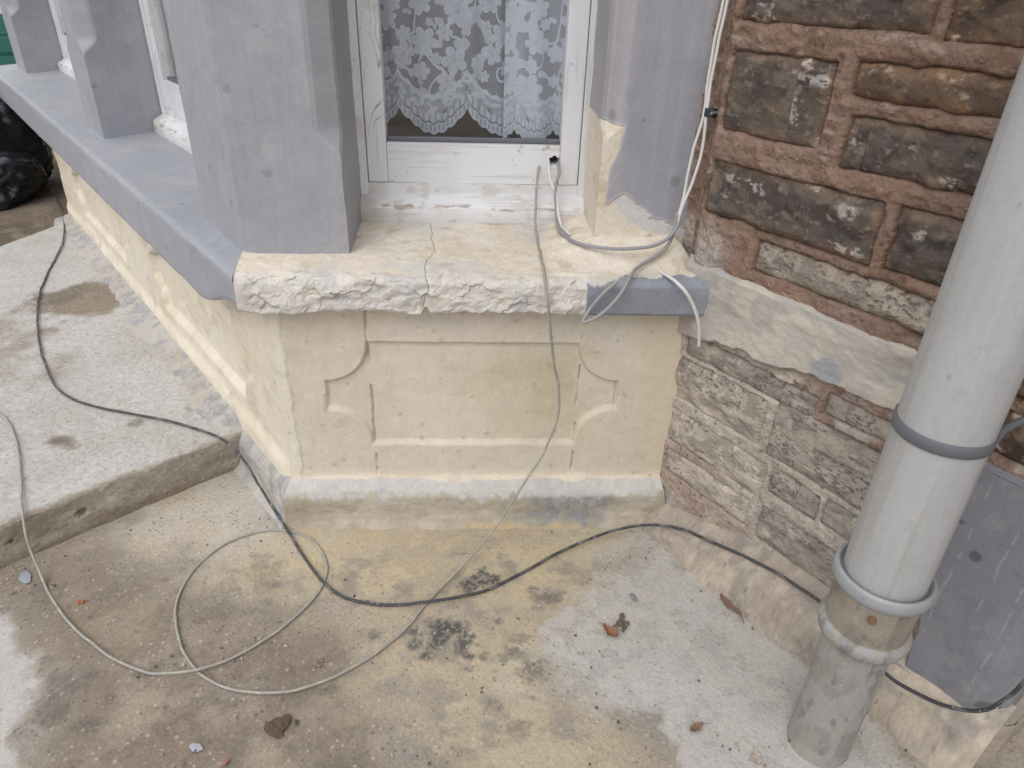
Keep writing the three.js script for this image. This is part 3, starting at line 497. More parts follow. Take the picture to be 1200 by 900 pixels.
// stone sill over the canted front, cracked across; the broken nosing is rough, its right end keeps its paint
const sillProfile = (thick, run) => [[-run, 0.738], [-0.012, 0.716], [0.004, 0.714], [0.014, 0.709], [0.02, 0.7], [0.021, 0.68], [0.02, 0.72 - thick], [0.014, 0.714 - thick], [0.0, 0.71 - thick], [-0.08, 0.708 - thick]];
function arcOf(prof) { const len = [0]; for (let i = 1; i < prof.length; i++) len.push(len[i - 1] + Math.hypot(prof[i][0] - prof[i - 1][0], prof[i][1] - prof[i - 1][1])); return [len[len.length - 1], (w) => { let i = 1; while (i < prof.length - 1 && len[i] < w) i++; const t = (w - len[i - 1]) / (len[i] - len[i - 1]); return [lerp(prof[i - 1][0], prof[i][0], t), lerp(prof[i - 1][1], prof[i][1], t)]; }]; }
{
  const [T, A] = arcOf(sillProfile(0.084, 0.42));
  const mitre = (n) => -0.04 + (0.02 - n) * -0.11, wallS = (n) => 0.99 + 0.64 * (n + 0.04) + 0.012;
  const crack = (w) => 0.374 + (fbm(w * 11, 4, 5) - 0.5) * 0.035;
  const surf = (s, w) => {
    let [n, y] = A(w); const fw = w - 0.405;                               // > 0 on the nosing
    const rough = ss(-0.008, 0.014, fw) * ss(0.735, 0.725, s) * ss(0.13, 0.1, fw) * ss(-0.045, 0.0, s);
    const big = fbm(s * 16, w * 24, 3)  , fine = fbm(s * 90, w * 110, 3);
    n += rough * ((big - 0.5) * 0.02 + facet(s * 22, w * 30) * 0.0085 + facet(s * 60 + 5, w * 80) * 0.003 + (fine - 0.5) * 0.0025) ;
    y += rough * ((fbm(s * 22 + 9, w * 20, 3) - 0.5) * 0.014);
    const low = ss(0.06, 0.09, fw); y += low * (fbm(s * 12, 3, 4) - 0.45) * 0.02 * ss(0.735, 0.72, s);
    if (s > 0.7) n -= 0.004 * ss(0.728, 0.735, s) * 0;
    const top = ss(0.012, -0.01, fw);
    y += top * ((fbm(s * 7, w * 9, 4) - 0.5) * 0.012 + (fbm(s * 40, w * 40, 3) - 0.5) * 0.0035);
    y += top * 0.045 * ss(0.62, 0.8, s + (fbm(w * 12, 2, 3) - 0.5) * 0.06) * ss(-0.015, -0.12, fw);   // haunch of stone under the pilaster
    y += top * 0.03 * ss(0.88, 1.0, s) * ss(-0.04, -0.2, fw);
    const notch = ss(0.014, 0.0, Math.abs(s - 0.372)) * ss(0.05, 0.08, fw); y += notch * 0.02;
    
    return [n, y];
  };
  const half = (a, b, nu) => grid(nu, 230, (u, v) => { const w = v * T, [n0] = A(w), s = lerp(a(w, n0), b(w, n0), u), [n, y] = surf(s, w); return [s, y, n]; }, (u, v, p) => [(p[0] + 0.08) / 1.15, v * T / SILL_A], true);
  mesh('sill_block', join(half((w, n) => mitre(n), (w) => crack(w) - 0.0006, 190)), M.sill, bay).userData.label = 'left length of broken cream sill stone';
  mesh('sill_block', join(half((w) => crack(w) + 0.0006, (w, n) => wallS(n), 290)), M.sill, bay).userData.label = 'right length of broken cream sill stone with grey paint at its end';
  mesh('sill_core', box(-0.03, 0.9, 0.645, 0.69, -0.4, -0.012), M.cream, bay);
}
// painted sill of the long front
{
  const prof = [[-0.36, 0.738], [0.012, 0.716], [0.0185, 0.713], [0.021, 0.707], [0.02, 0.575], [0.017, 0.567], [0.01, 0.564], [-0.09, 0.562]], rows = [26, 2, 2, 26, 2, 2, 10], ws = [];
  rows.forEach((k, i) => { for (let q = 0; q < k; q++) ws.push([i, q / k]); }); ws.push([rows.length - 1, 1]);
  const g = grid(420, ws.length - 1, (u, v) => {
    const [i, f] = ws[Math.round(v * (ws.length - 1))]; let n = lerp(prof[i][0], prof[i + 1][0], f) - 0.02, y = lerp(prof[i][1], prof[i + 1][1], f);
    const l0 = Math.min(0.2, Math.max(0, -n) * 1.74) * (i < 3 ? 1 : 0), l = lerp(l0, 4.1, Math.pow(u, 1.3));
    const low = ss(0.70, 0.58, y); y += low * ss(0.3, 0.02, l) * 0.078;
    const k = ss(0, 0.06, l - l0); y += k * (fbm(l * 5 + 8, n * 9, 4) - 0.5) * 0.005; n += k * (fbm(l * 12, y * 12, 4) - 0.5) * 0.004;
    return [-l, y, n];
  }, (u, v, p) => [(p[0] + 5) / 1.3, (p[2] - p[1] + 1.2) / 1.3]);
  mesh('painted_sill', toCreasedNormals(g, 0.5), M.paint, bay, FS);
}
// pillars
{
  const chamf = (y) => ss(0.93, 1.0, y);
  const pillar = (y) => { const c = chamf(y) * 0.048; return [[-0.055, -0.12], [0.19 - c - 0.0005, -0.12], [0.19, -0.12 - c * 0.75 - 0.0005], [0.19, -0.42], [-0.1, -0.46], [-0.225, -0.372]]; };
  mesh('pillar', prism((y) => pillar(y).map(([x, z]) => [x, z]), 0.70, 2.1, 140, 0.02, 0.002, 0.006), M.paint, bay);
  const pil = (y) => { const c = ss(0.985, 1.02, y) * 0.04; return [[0.762 + c * 0.8 + 0.0005, -0.13], [0.985, -0.13], [0.985, -0.44], [0.762, -0.44], [0.762, -0.13 - c - 0.0005]]; };
  mesh('pilaster', prism(pil, 0.70, 2.1, 140, 0.02, 0.002, 0.011, (u, v, p) => [(p[0] - 0.70 + Math.min(0, (p[2] + 0.13)) * 0.5) / 0.32, (p[1] - 0.70) / 0.64]), M.pilaster, bay).userData.label = 'grey painted pilaster flaked to bare cream stone at its foot';
  const mull = (l0, l1, z0, z1) => prism((y) => { const c = ss(1.0, 1.06, y) * 0.05; return [[-l1, z1], [-l1, z0 - c - 0.0005], [-l1 + c + 0.0005, z0], [-l0 - c - 0.0005, z0], [-l0, z0 - c - 0.0005], [-l0, z1]]; }, 0.70, 2.1, 100, 0.04, 0.002, 0.006);
  mesh('pillar', mull(1.574, 1.85, -0.095, -0.42), M.paint, bay, FS);
  mesh('pillar', mull(3.612, 3.96, -0.14, -0.46), M.paint, bay, FS);
  mesh('lintel', box(-0.08, 1.0, 2.1, 2.5, -0.44, -0.1), M.paint, bay);
  mesh('lintel', box(-4.0, -0.12, 2.1, 2.5, -0.44, -0.08), M.paint, bay, FS);
  // roof slab of the bay and the floor and back of the room behind it
  const pts = [at(FF, 1.0, 0, -0.06), at(FF, -0.05, 0, -0.06), at(FS, -4.15, 0, -0.04), at(FS, -4.6, 0, -1.1), at(FR, -6, 0, -0.1), at(FR, -6, 0, -3.6), at(FR, 1.2, 0, -3.6), at(FR, 1.2, 0, -0.2), at(FR, 0, 0, -0.2)].map((p) => p.applyMatrix4(FF.clone().invert()));
  const slabOf = (y0, y1) => { const g = new THREE.ExtrudeGeometry(new THREE.Shape(pts.map((p) => new THREE.Vector2(p.x, -p.z))), { depth: y1 - y0, bevelEnabled: false }); g.rotateX(-Math.PI / 2); g.translate(0, y0, 0); return g; };
  mesh('bay_roof', slabOf(2.5, 2.62), M.room, bay);
  const pin = pts.map((p, i) => p.clone()); pin[0] = new THREE.Vector3(0.9, 0, -0.42); pin[1] = new THREE.Vector3(0.12, 0, -0.42); pin[2] = at(FS, -3.9, 0, -0.5).applyMatrix4(FF.clone().invert());
  const fg = new THREE.ExtrudeGeometry(new THREE.Shape(pin.map((p) => new THREE.Vector2(p.x, -p.z))), { depth: 0.1, bevelEnabled: false }); fg.rotateX(-Math.PI / 2); fg.translate(0, 0.5, 0);
  mesh('room_floor', fg, M.room, bay);
  mesh('room_wall', join(box(-6.1, 1.3, 0.3, 2.6, -3.8, -3.6), box(1.2, 1.35, 0.3, 2.6, -3.6, -0.25), box(-6.15, -6, 0.3, 2.6, -3.6, 0), box(-6, -4.6, 0.0, 2.6, -0.3, -0.1)), M.room, bay, FR);
  mesh('return_wall', box(-0.3, 0, 0.0, 2.5, -1.3, -0.1), M.cream, bay, fr(at(FS, -3.95, 0, -0.3).toArray(), aL - Math.PI / 2 + R(-38)));
}
// windows: outer frame, sash, sloping timber cill, putty, glass
function makeWindow(W, Hh, M0, holeAt) {
  const fs = 0.024, st = 0.052;                                            // local x 0..W, y from the stone sill, z=0 at the frame face
  const frame = mesh('window', join(box(0, fs, 0.05, Hh, -0.09, 0, 0.003), box(W - fs, W, 0.05, Hh, -0.09, 0, 0.003), box(fs, W - fs, Hh - 0.05, Hh, -0.09, 0, 0.003)), M.wood, bay, M0);
  const cillP = [[0.02, 0.0], [0.02, 0.006], [0.036, 0.008], [0.038, 0.012], [0.038, 0.049], [0.0345, 0.0545], [0.002, 0.072], [-0.012, 0.076], [-0.012, 0.1], [-0.09, 0.1], [-0.09, 0.0]];
  const sh = new THREE.Shape(cillP.map(([z, y]) => new THREE.Vector2(-z, y)));
  const cg = new THREE.ExtrudeGeometry(sh, { depth: W - 0.004, bevelEnabled: true, bevelSize: 0.002, bevelThickness: 0.002, bevelSegments: 2, steps: 60 }); cg.rotateY(Math.PI / 2); cg.translate(0.002, 0, 0);
  const p = cg.attributes.position; for (let i = 0; i < p.count; i++) { const x = p.getX(i), y = p.getY(i), z = p.getZ(i); p.setY(i, y + (fbm(x * 9, y * 30, 3) - 0.5) * 0.006); p.setZ(i, z + (fbm(x * 14 + 7, y * 40, 3) - 0.5) * 0.006); }
  cg.computeVertexNormals();
  const cuv = metreUV(toCreasedNormals(cg, 0.6)); { const q = cuv.attributes.uv; const cp = cuv.attributes.position; for (let i = 0; i < q.count; i++) q.setXY(i, cp.getX(i) / 0.9, (cp.getY(i) + 0.4 * Math.max(0, 0.034 - cp.getZ(i))) / 0.1); }
  mesh('timber_cill', cuv, M.cill, frame);
  const y0 = 0.102, y1 = 0.2, xe = W - fs - st, rails = [box(fs + st, holeAt ? holeAt[0] - 0.03 : xe, y0, y1, -0.05, -0.01)];
  if (holeAt) {                                                            // ring of faces round the ragged cable hole
    const hx = holeAt[0], hy = holeAt[1], x0 = hx - 0.03, tau = Math.PI * 2;
    const an = [...Array(40).keys()].map((i) => i / 40 * tau).concat([[xe, y0], [xe, y1], [x0, y0], [x0, y1]].map(([a, b]) => (Math.atan2(b - hy, a - hx) + tau) % tau)).sort((a, b) => a - b); an.push(tau); const q = an.length - 1;
    rails.push(box(x0, xe, y1 - 0.008, y1 - 0.0002, -0.05, -0.0115));
    rails.push(grid(q, 3, (u, v) => {
      const a = an[Math.round(u * q)], c = Math.cos(a), d = Math.sin(a), r = 0.0115 * (0.7 + 0.6 * n2(2 + c * 2, 9 + d * 2));
      const tx = c > 0 ? (xe - hx) / c : c < 0 ? (x0 - hx) / c : 9, ty = d > 0 ? (y1 - hy) / d : d < 0 ? (y0 - hy) / d : 9, R1 = Math.min(tx, ty), k = v * 3;
      const rad = k < 0.5 ? r : k < 1.5 ? r : k < 2.5 ? r * 1.12 : R1, z = k < 0.5 ? -0.05 : k < 1.5 ? -0.013 : -0.01;
      return [hx + c * rad, hy + d * rad, z];
    }));
  }
  const ruv = metreUV(join(rails)); { const q = ruv.attributes.uv; for (let i = 0; i < q.count; i++) q.setXY(i, q.getY(i), q.getX(i)); }
  mesh('bottom_rail', ruv, M.wood, frame);
  mesh('stile', box(fs + 0.0015, fs + st - 0.001, y0, Hh - 0.05, -0.055, -0.006, 0.004), M.wood, frame);
  mesh('stile', box(W - fs - st + 0.001, W - fs - 0.0015, y0, Hh - 0.05, -0.055, -0.006, 0.004), M.wood, frame);
  mesh('putty', box(fs + st, W - fs - st, y1 + 0.0005, y1 + 0.012, -0.042, -0.024, 0.003), M.strap, frame);
  mesh('pane', box(fs + st - 0.003, W - fs - st + 0.003, y1 - 0.005, Hh - 0.055, -0.04, -0.036), M.glass, frame);
  return frame;
}
M.glass = new THREE.MeshPhysicalMaterial({ color: 0xffffff, roughness: 0.03, transmission: 1, thickness: 0, ior: 1.5 });
M.strap2 = M.strap;
makeWindow(0.588, 1.36, fr(at(FF, 0.184, 0.722, -0.36).toArray(), aF), [0.498, 0.163]);
const wl = (l1, l0, z) => makeWindow(l1 - l0, 1.36, fr(at(FS, -l1, 0.72, z).toArray(), aL - Math.PI / 2));
wl(1.568, 0.42, -0.31); wl(3.604, 1.856, -0.34);

// ---------------------------------------------------------------- stone house wall
const wall = group('stone_wall', 'rough brown rubble stone wall with raised reddish pointing, dusty below', 'stone wall', null, FR);
const stones = [  // t0, t1, y0, y1, kind, face relief
  [0.012, 0.368, 1.238, 1.36, 0, 1], [0.4, 0.83, 1.232, 1.36, 1, 1],
  [0.008, 0.224, 1.036, 1.176, 0, 0.5], [0.272, 0.6, 1.134, 1.184, 1, 1], [0.286, 0.6, 1.018, 1.096, 0, 1], [0.63, 0.83, 1.03, 1.18, 0, 1],
  [-0.002, 0.378, 0.862, 0.966, 0, 1.4], [0.416, 0.83, 0.866, 0.97, 0, 1.4],
  [0.155, 0.58, 0.775, 0.83, 2, 1.1], [0.61, 0.83, 0.74, 0.83, 1, 1],
  [0.015, 0.36, 0.516, 0.562, 3, 1], [0.388, 0.56, 0.545, 0.584, 3, 0.8], [0.6, 0.83, 0.628, 0.7, 1, 1],
  [-0.012, 0.252, 0.388, 0.494, 4, 1.2], [0.284, 0.59, 0.38, 0.512, 3, 0.9],
  [-0.004, 0.285, 0.258, 0.345, 4, 1.2], [0.312, 0.425, 0.29, 0.348, 3, 1], [0.448, 0.62, 0.296, 0.354, 3, 1],
  [0.006, 0.268, 0.162, 0.228, 4, 1], [0.31, 0.6, 0.15, 0.24, 3, 1],
];
const E_POLY = [[-0.02, 0.565], [0.1, 0.575], [0.36, 0.6], [0.54, 0.618], [0.56, 0.75], [0.3, 0.742], [0.06, 0.745], [-0.02, 0.75]];
const GROW = 0.005;
const rect = (t, y, s, i) => { const w = (fbm(t * 22 + i * 7, y * 22, 3) - 0.5) * 0.011; const tilt = 0; const qx = Math.max(s[0] - t, t - s[1]) + w - GROW, qy = Math.max(s[2] - y, y - s[3] + tilt) + w - GROW; return qx > 0 && qy > 0 ? Math.hypot(qx, qy) : Math.max(qx, qy); };
{
  const joint = (t, y) => { let d = 1; for (let i = 0; i < stones.length; i++) { const s = stones[i]; if (t < s[0] - 0.06 || t > s[1] + 0.06 || y < s[2] - 0.06 || y > s[3] + 0.06) continue; d = Math.min(d, rect(t, y, s, i)); } return d; };
  const g = grid(290, 420, (u, v) => {
    const t = -0.09 + u * 0.95, y = v * 1.4, d = joint(t, y);
    let n = -0.022 + 0.027 * ss(-0.006, 0.003, d) + 0.003 * ss(0.002, 0.016, d);
    n += (fbm(t * 14, y * 30, 5) - 0.5) * 0.013 + facet(t * 26, y * 60) * 0.003 + (fbm(t * 60, y * 60, 3) - 0.5) * 0.005 + (fbm(t * 160, y * 160, 2) - 0.5) * 0.002;
    n -= 0.04 * ss(0.0, -0.05, t);
    n = lerp(n, n * 0.4 + 0.002, ss(0.58, 0.5, y));
    return [t, y, n];
  }, (u, v, p) => [p[0] + 0.1, p[1] / 1.4]);
  mesh('mortar', join(g, box(-0.05, 0.84, 0, 2.6, -0.32, -0.03)), M.mortar, wall);
  mesh('upper_wall', join(box(-6, 3, 2.625, 5.2, -0.3, 0.0), box(-0.06, 0.86, 1.401, 2.62, -0.02, 0.004), box(0.86, 3, 0.02, 2.62, -0.6, -0.34)), M.mortar, wall);
}
stones.forEach((s, i) => {
  const [t0, t1, y0, y1, kind, rel] = s, nu = Math.max(14, Math.round((t1 - t0) / 0.0055)), nv = Math.max(10, Math.round((y1 - y0) / 0.0055)), ox = i * 0.37, oy = i * 0.61;
  const pl = [0, 1, 2].map(() => [rr(-0.12, 0.12), rr(-0.34, 0.34), rr(0.006, 0.016)]);
  const g = grid(nu, nv, (u, v) => {
    const x = lerp(-0.008, 1.008, u), t = t0 + (t1 - t0) * u + (u - 0.5) * 0.022, y = y0 + (y1 - y0) * v + (v - 0.5) * 0.022;
    const d = -rect(t, y, s, i), tc = t - (t0 + t1) / 2, yc = y - (y0 + y1) / 2;
    let f = 1; for (const p of pl) f = Math.min(f, p[2] + p[0] * tc + p[1] * yc);
    const b1 = fbm(t * 16 + ox, y * 26 + oy, 3), rid = 1 - Math.abs(2 * fbm(t * 30 + ox, y * 55 + oy, 4) - 1), fine = fbm(t * 95 + ox, y * 120, 3);
    const kk = kind >= 3 ? 0.6 : 0.8; let n = kk * rel * (f * 0.6 + (b1 - 0.5) * 0.012 + facet(t * 15 + ox, y * 30 + oy) * 0.011 + facet(t * 45 + ox, y * 80) * 0.004 + (rid - 0.75) * 0.005) + (fine - 0.5) * 0.004 + (kind >= 3 ? 0.003 : 0.006);
    n = n * ss(-0.002, 0.016, d) - (kind >= 3 ? 0.001 : 0.003) * ss(0.012, -0.006, d) - (kind >= 3 ? 0.012 : 0.018) * ss(0.0, -0.006, d);
    return [t, y, n];
  }, (u, v, p) => [(p[0] + ox) / 0.9, (p[1] + oy) / 0.9]);
  if (kind < 3) { // pointing mortar smeared over the arrises of the stone
    const P = g.attributes.position, col = new Float32Array(P.count * 3), K = kind === 2 ? [0.85, 0.78, 0.72] : [1.5, 1.32, 1.2];
    for (let k = 0; k < P.count; k++) { const t = P.getX(k), y = P.getY(k), d = -rect(t, y, s, i), q = ss(0.02, 0.004, d + (fbm(t * 40, y * 40 + i, 3) - 0.5) * 0.04); col.set([lerp(1, K[0], q), lerp(1, K[1], q), lerp(1, K[2], q)], k * 3); }
    g.setAttribute('color', new THREE.BufferAttribute(col, 3));
  }
  mesh('stone', g, [M.stone, M.stoneBrown, M.speckled, M.dusty, M.dustyPale][kind], wall);
});
{ // cement smeared over the courses beside the sill
  const g = grid(170, 60, (u, v) => {
    const t = -0.03 + u * 0.6, yb = lerp(0.558, 0.622, cl(t / 0.54)) + (fbm(t * 18, 3, 4) - 0.5) * 0.03, yt = 0.748 + (fbm(t * 14, 9, 4) - 0.5) * 0.02, y = lerp(yb, yt, v);
    const e = Math.min(v, 1 - v, u * 3, (1 - u) * 3);
    return [t, y, -0.004 + 0.024 * ss(0, 0.07, e) + (fbm(t * 8, y * 16, 4) - 0.5) * 0.012 + (fbm(t * 40, y * 70, 3) - 0.5) * 0.003];
  }, (u, v, p) => [p[0] / 0.6, p[1] / 0.4]);
  mesh('cement_patch', g, M.slurry, wall);
  const c = grid(190, 40, (u, v) => {                                      // low curb of mortar at the foot of the wall
    const t = -0.02 + u * 0.9, h = lerp(0.03, 0.125, ss(-0.05, 0.42, t)), P = [[-0.02, h + 0.035], [0.012, h + 0.02], [0.045, h - 0.004], [0.07, h * 0.8], [0.084, h * 0.35], [0.09, -0.01]];
    const k = v * (P.length - 1), i = Math.min(P.length - 2, Math.floor(k)), f = k - i; let n = lerp(P[i][0], P[i + 1][0], f), y = lerp(P[i][1], P[i + 1][1], f);
    n += (fbm(t * 7, v * 3, 4) - 0.5) * 0.026 + (fbm(t * 40, v * 8, 3) - 0.5) * 0.006; y += (fbm(t * 14 + 5, v * 4, 4) - 0.5) * 0.012;
    return [t, y, n];
  }, (u, v, p) => [p[0], v * 0.2], true);
  mesh('curb', c, M.curb, wall);
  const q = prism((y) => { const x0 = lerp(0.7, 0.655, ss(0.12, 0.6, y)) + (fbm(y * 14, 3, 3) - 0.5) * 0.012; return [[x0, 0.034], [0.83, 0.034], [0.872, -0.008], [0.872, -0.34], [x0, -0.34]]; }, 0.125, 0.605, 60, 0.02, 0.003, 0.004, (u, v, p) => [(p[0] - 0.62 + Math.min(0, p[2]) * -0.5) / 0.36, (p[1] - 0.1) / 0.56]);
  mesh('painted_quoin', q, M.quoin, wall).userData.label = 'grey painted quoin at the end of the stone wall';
  mesh('quoin_foot', prism(() => [[0.66, 0.04], [0.845, 0.04], [0.89, -0.005], [0.89, -0.34], [0.66, -0.34]], -0.01, 0.124, 20, 0.02, 0.006, 0.01), M.curb, wall);
}

// ---------------------------------------------------------------- lace curtains
function lace(name, label, x0, x1, yb, yt, z, phase, amp, dens, per = 0.174) {
  const W = x1 - x0, H = yt - yb, w = Math.round(W * 2200), h = Math.round(H * 2200), a = new Uint8Array(w * h * 4);
  const fl = []; for (let i = 0; i < 600; i++) { const f = [rr(0, W), rr(0.12, H), rr(0.014, 0.04), rr(0, 6.28), 5 + Math.floor(rnd() * 2)]; if (fl.every((o) => Math.hypot(o[0] - f[0], o[1] - f[1]) > (o[2] + f[2]) * 0.86)) fl.push(f); }
  for (let j = 0; j < h; j++) for (let i = 0; i < w; i++) {
    const x = i / w * W, y = j / h * H, ph = (((x - phase) / per) % 1 + 1) % 1, arc = 1 - (2 * ph - 1) ** 2;
    const edge = amp * (1 - arc) + 0.006 * (1 - Math.abs(Math.sin(ph * Math.PI * 7))), t = y - edge, g = n2(x * 700, y * 700);
    let v = 0;
    if (t > 0) {
      const net = 0.3 + 0.2 * ((Math.sin(x * 4200) > 0) !== (Math.sin(y * 4200) > 0) ? 1 : 0);
      v = net;
      if (t < 0.024) v = 0.9 - 0.4 * ss(0.5, 0.8, Math.sin(ph * 100) * 0.5 + 0.5) * ss(0.004, 0.008, t) * ss(0.022, 0.017, t);
      else if (t < 0.029) v = 0.35;
      else if (t < 0.046) v = 0.88 - 0.35 * ss(0.6, 0.9, Math.sin(ph * 70 + 2) * 0.5 + 0.5);
      else if (t < 0.084) { v = 0.62 + 0.3 * ss(0.46, 0.58, fbm(x * 110, y * 110 + phase * 9, 3)); const q = Math.abs(Math.sin(ph * Math.PI * 3)); v -= 0.3 * ss(0.5, 0.2, q) * ss(0.066, 0.05, t); }
      else if (t < 0.094) v = 0.95;
      else {
        for (const f of fl) { const dx = x - f[0], dy = y - f[1], r = Math.hypot(dx, dy); if (r < f[2] * 1.15) { const th = Math.atan2(dy, dx) + f[3], R0 = f[2] * (0.62 + 0.38 * Math.abs(Math.cos(th * f[4] / 2))); if (r < R0) { v = Math.max(v, r > R0 * 0.9 ? 0.98 : 0.78 + 0.16 * n2(x * 300, y * 120) - 0.14 * ss(0.3, 0.1, r / R0)); if (r > R0 * 0.16 && Math.abs(Math.sin(th * f[4] / 2)) > 0.988) v = 0.66; } } }
        const lf = fbm(x * 42 + 30, y * 42, 2); if (lf > 0.6) v = Math.max(v, 0.8);
        const tr = Math.abs(n2(x * 26, y * 20 + 40) - 0.5); if (tr < 0.035) v = Math.max(v, 0.9);
      }
      v = cl(v * dens + (dens > 1 ? 0.16 : 0) + (g - 0.5) * 0.12, 0.05, 1);
    }
    const k = (j * w + i) * 4; a[k] = a[k + 1] = a[k + 2] = v * 255; a[k + 3] = 255;
  }
  const t = new THREE.DataTexture(a, w, h, THREE.RGBAFormat); t.magFilter = THREE.LinearFilter; t.needsUpdate = true;
  const m = new THREE.MeshStandardMaterial({ color: new THREE.Color().setRGB(0.45, 0.49, 0.575), roughness: 0.95, alphaMap: t, transparent: true, side: THREE.DoubleSide });
  const g = grid(60, 40, (u, v) => { const x = x0 + u * W, y = yb + v * H; return [x, y, z + Math.sin(x * 74 + y * 3 + n2(x * 9, 1) * 4) * 0.0075 * (1 - 0.3 * v) + (fbm(x * 20, y * 4, 2) - 0.5) * 0.012]; });
  return tag(mesh(name, g, m, scene, FF), label, 'curtain', 'lace curtains behind the white window');
}
lace('lace_curtain', 'pale lace curtain with deep scallops and flowers behind the window glass', 0.2, 0.6, 0.925, 1.5, -0.47, 0.086, 0.06, 1.0);
lace('lace_curtain', 'doubled lace curtain panel hanging lower beside the window stile', 0.553, 0.75, 0.916, 1.5, -0.445, 0.029, 0.024, 1.04, 0.102);
console.log('bay and wall');

// ---------------------------------------------------------------- downpipe
{
  const PX = 0.63, PZ = -0.87, pipe = group('downpipe', 'thick grey painted downpipe with collared joint standing before the stone wall', 'downpipe', null, fr([PX, 0, PZ], 0));
  const lathe = (pts, seg = 48) => { const g = new THREE.LatheGeometry(pts.map(([r, y]) => new THREE.Vector2(r, y)), seg); return g; };
  const puv = (g, k) => { const u = g.attributes.uv, p = g.attributes.position; for (let i = 0; i < u.count; i++) u.setY(i, p.getY(i) / k); return g; };
  mesh('pipe', puv(lathe([[0.0645, 0.44], [0.0645, 0.7], [0.0645, 1.0], [0.064, 1.6], [0.064, 2.6]], 64), 1.2), M.pipe, pipe);
  mesh('stub', puv(lathe([[0.06, -0.02], [0.0575, 0.004], [0.0565, 0.05], [0.0565, 0.2], [0.0575, 0.3], [0.06, 0.318]], 64), 0.5), M.stub, pipe);
  const socket = mesh('socket', puv(lathe([[0.066, 0.322], [0.0665, 0.34], [0.068, 0.38], [0.07, 0.42], [0.071, 0.436]], 64), 0.5), M.socket, pipe);
  mesh('collar', puv(lathe([[0.05, 0.312], [0.066, 0.311], [0.073, 0.316], [0.0765, 0.325], [0.0765, 0.334], [0.073, 0.341], [0.068, 0.344], [0.062, 0.344]], 64), 0.5), M.stub, socket);
  mesh('collar', puv(lathe([[0.066, 0.43], [0.073, 0.432], [0.0785, 0.438], [0.0795, 0.446], [0.079, 0.456], [0.0755, 0.462], [0.0705, 0.461], [0.069, 0.452], [0.062, 0.449]], 64), 0.5), M.rim, socket);
  const bolt = new THREE.CylinderGeometry(0.006, 0.007, 0.012, 8); bolt.rotateX(Math.PI / 2); bolt.rotateY(-0.52); bolt.translate(0.0735 * Math.sin(-0.52), 0.412, 0.0735 * Math.cos(-0.52));
  mesh('rusty_bolt', bolt, mat(null, [0.2, 0.1, 0.06], 0.9), socket);
  const band = lathe([[0.064, 0.735], [0.0675, 0.7355], [0.068, 0.745], [0.0675, 0.7545], [0.064, 0.755]], 64);
  const dir = new THREE.Vector3(Math.cos(aR), 0, -Math.sin(aR));                         // towards the wall
  const arm = box(0.062, 0.24, 0.735, 0.755, -0.007, 0.007, 0.003), arm2 = box(0.058, 0.09, 0.733, 0.757, -0.016, 0.016, 0.003);
  for (const g of [arm, arm2]) g.rotateY(Math.atan2(-dir.z, dir.x));
  const tail = tube([[0.062, 0.745, 0.026], [0.075, 0.747, 0.012], [0.115, 0.75, -0.012], [0.2, 0.752, -0.05]], 0.006, 24, 8);
  const clipRing = mesh('bracket', band, M.strap, pipe); mesh('arm', join(arm, arm2, tail), M.strap, clipRing);
}

// ---------------------------------------------------------------- cables
const sheath = (base, dust, amount) => { const t = tex(1024, 16, (u, v) => { const w = fbm(u * 60, v * 2, 4), q = fbm(u * 260 + 9, v * 4, 3); set(base); mix(dust, ss(0.5, 0.66, w) * amount); mix([206, 202, 194], ss(0.74, 0.8, q) * 0.8); return q; }); t.map.repeat.set(5, 1); t.bump.repeat.set(5, 1); return mat(t, 1, 0.62, 0.0003); };
const greyRun = sheath([150, 148, 142], [176, 164, 146], 0.6), blackSheath = sheath([62, 63, 66], [140, 132, 122], 0.5);
const greyPvc = mat(null, [0.3, 0.295, 0.28], 0.6), dimPvc = mat(null, [0.28, 0.28, 0.3], 0.55), whitePvc = mat(null, [0.66, 0.65, 0.62], 0.45);
const greyWire = [[0.051, 0.87, -1.85], [0.049, 0.868, -1.832], [0.047, 0.82, -1.805], [0.045, 0.765, -1.757], [0.048, 0.738, -1.72], [0.056, 0.727, -1.598], [0.064, 0.721, -1.466], [0.07, 0.692, -1.43], [0.079, 0.627, -1.432], [0.093, 0.527, -1.45], [0.113, 0.434, -1.455], [0.113, 0.365, -1.45], [0.09, 0.283, -1.438], [0.026, 0.169, -1.409], [-0.042, 0.05, -1.381], [-0.112, 0.02, -1.287], [-0.176, 0.006, -1.198], [-0.231, 0.004, -1.094], [-0.295, 0.004, -1.022], [-0.373, 0.004, -0.964], [-0.47, 0.004, -0.932], [-0.576, 0.004, -0.942], [-0.661, 0.004, -0.991], [-0.738, 0.004, -1.09], [-0.772, 0.004, -1.189], [-0.756, 0.004, -1.303], [-0.707, 0.004, -1.377], [-0.62, 0.004, -1.417], [-0.536, 0.004, -1.401], [-0.469, 0.004, -1.338], [-0.444, 0.004, -1.279], [-0.448, 0.004, -1.204], [-0.488, 0.004, -1.117], [-0.558, 0.004, -1.034], [-0.608, 0.006, -0.995], [-0.66, 0.012, -0.97], [-0.732, 0.006, -0.967], [-0.795, 0.004, -0.985], [-0.893, 0.004, -1.034], [-1.001, 0.004, -1.11], [-1.1, 0.004, -1.202], [-1.144, 0.05, -1.252], [-1.157, 0.1, -1.272], [-1.185, 0.126, -1.317], [-1.269, 0.126, -1.448], [-1.37, 0.126, -1.596], [-1.459, 0.126, -1.699], [-1.556, 0.126, -1.772], [-1.706, 0.126, -1.878]];
tag(mesh('grey_cable', tube(greyWire, 0.0032, 700, 8), greyRun, scene), 'thin grey cable dropping from the window sill into a loose loop', 'cable');
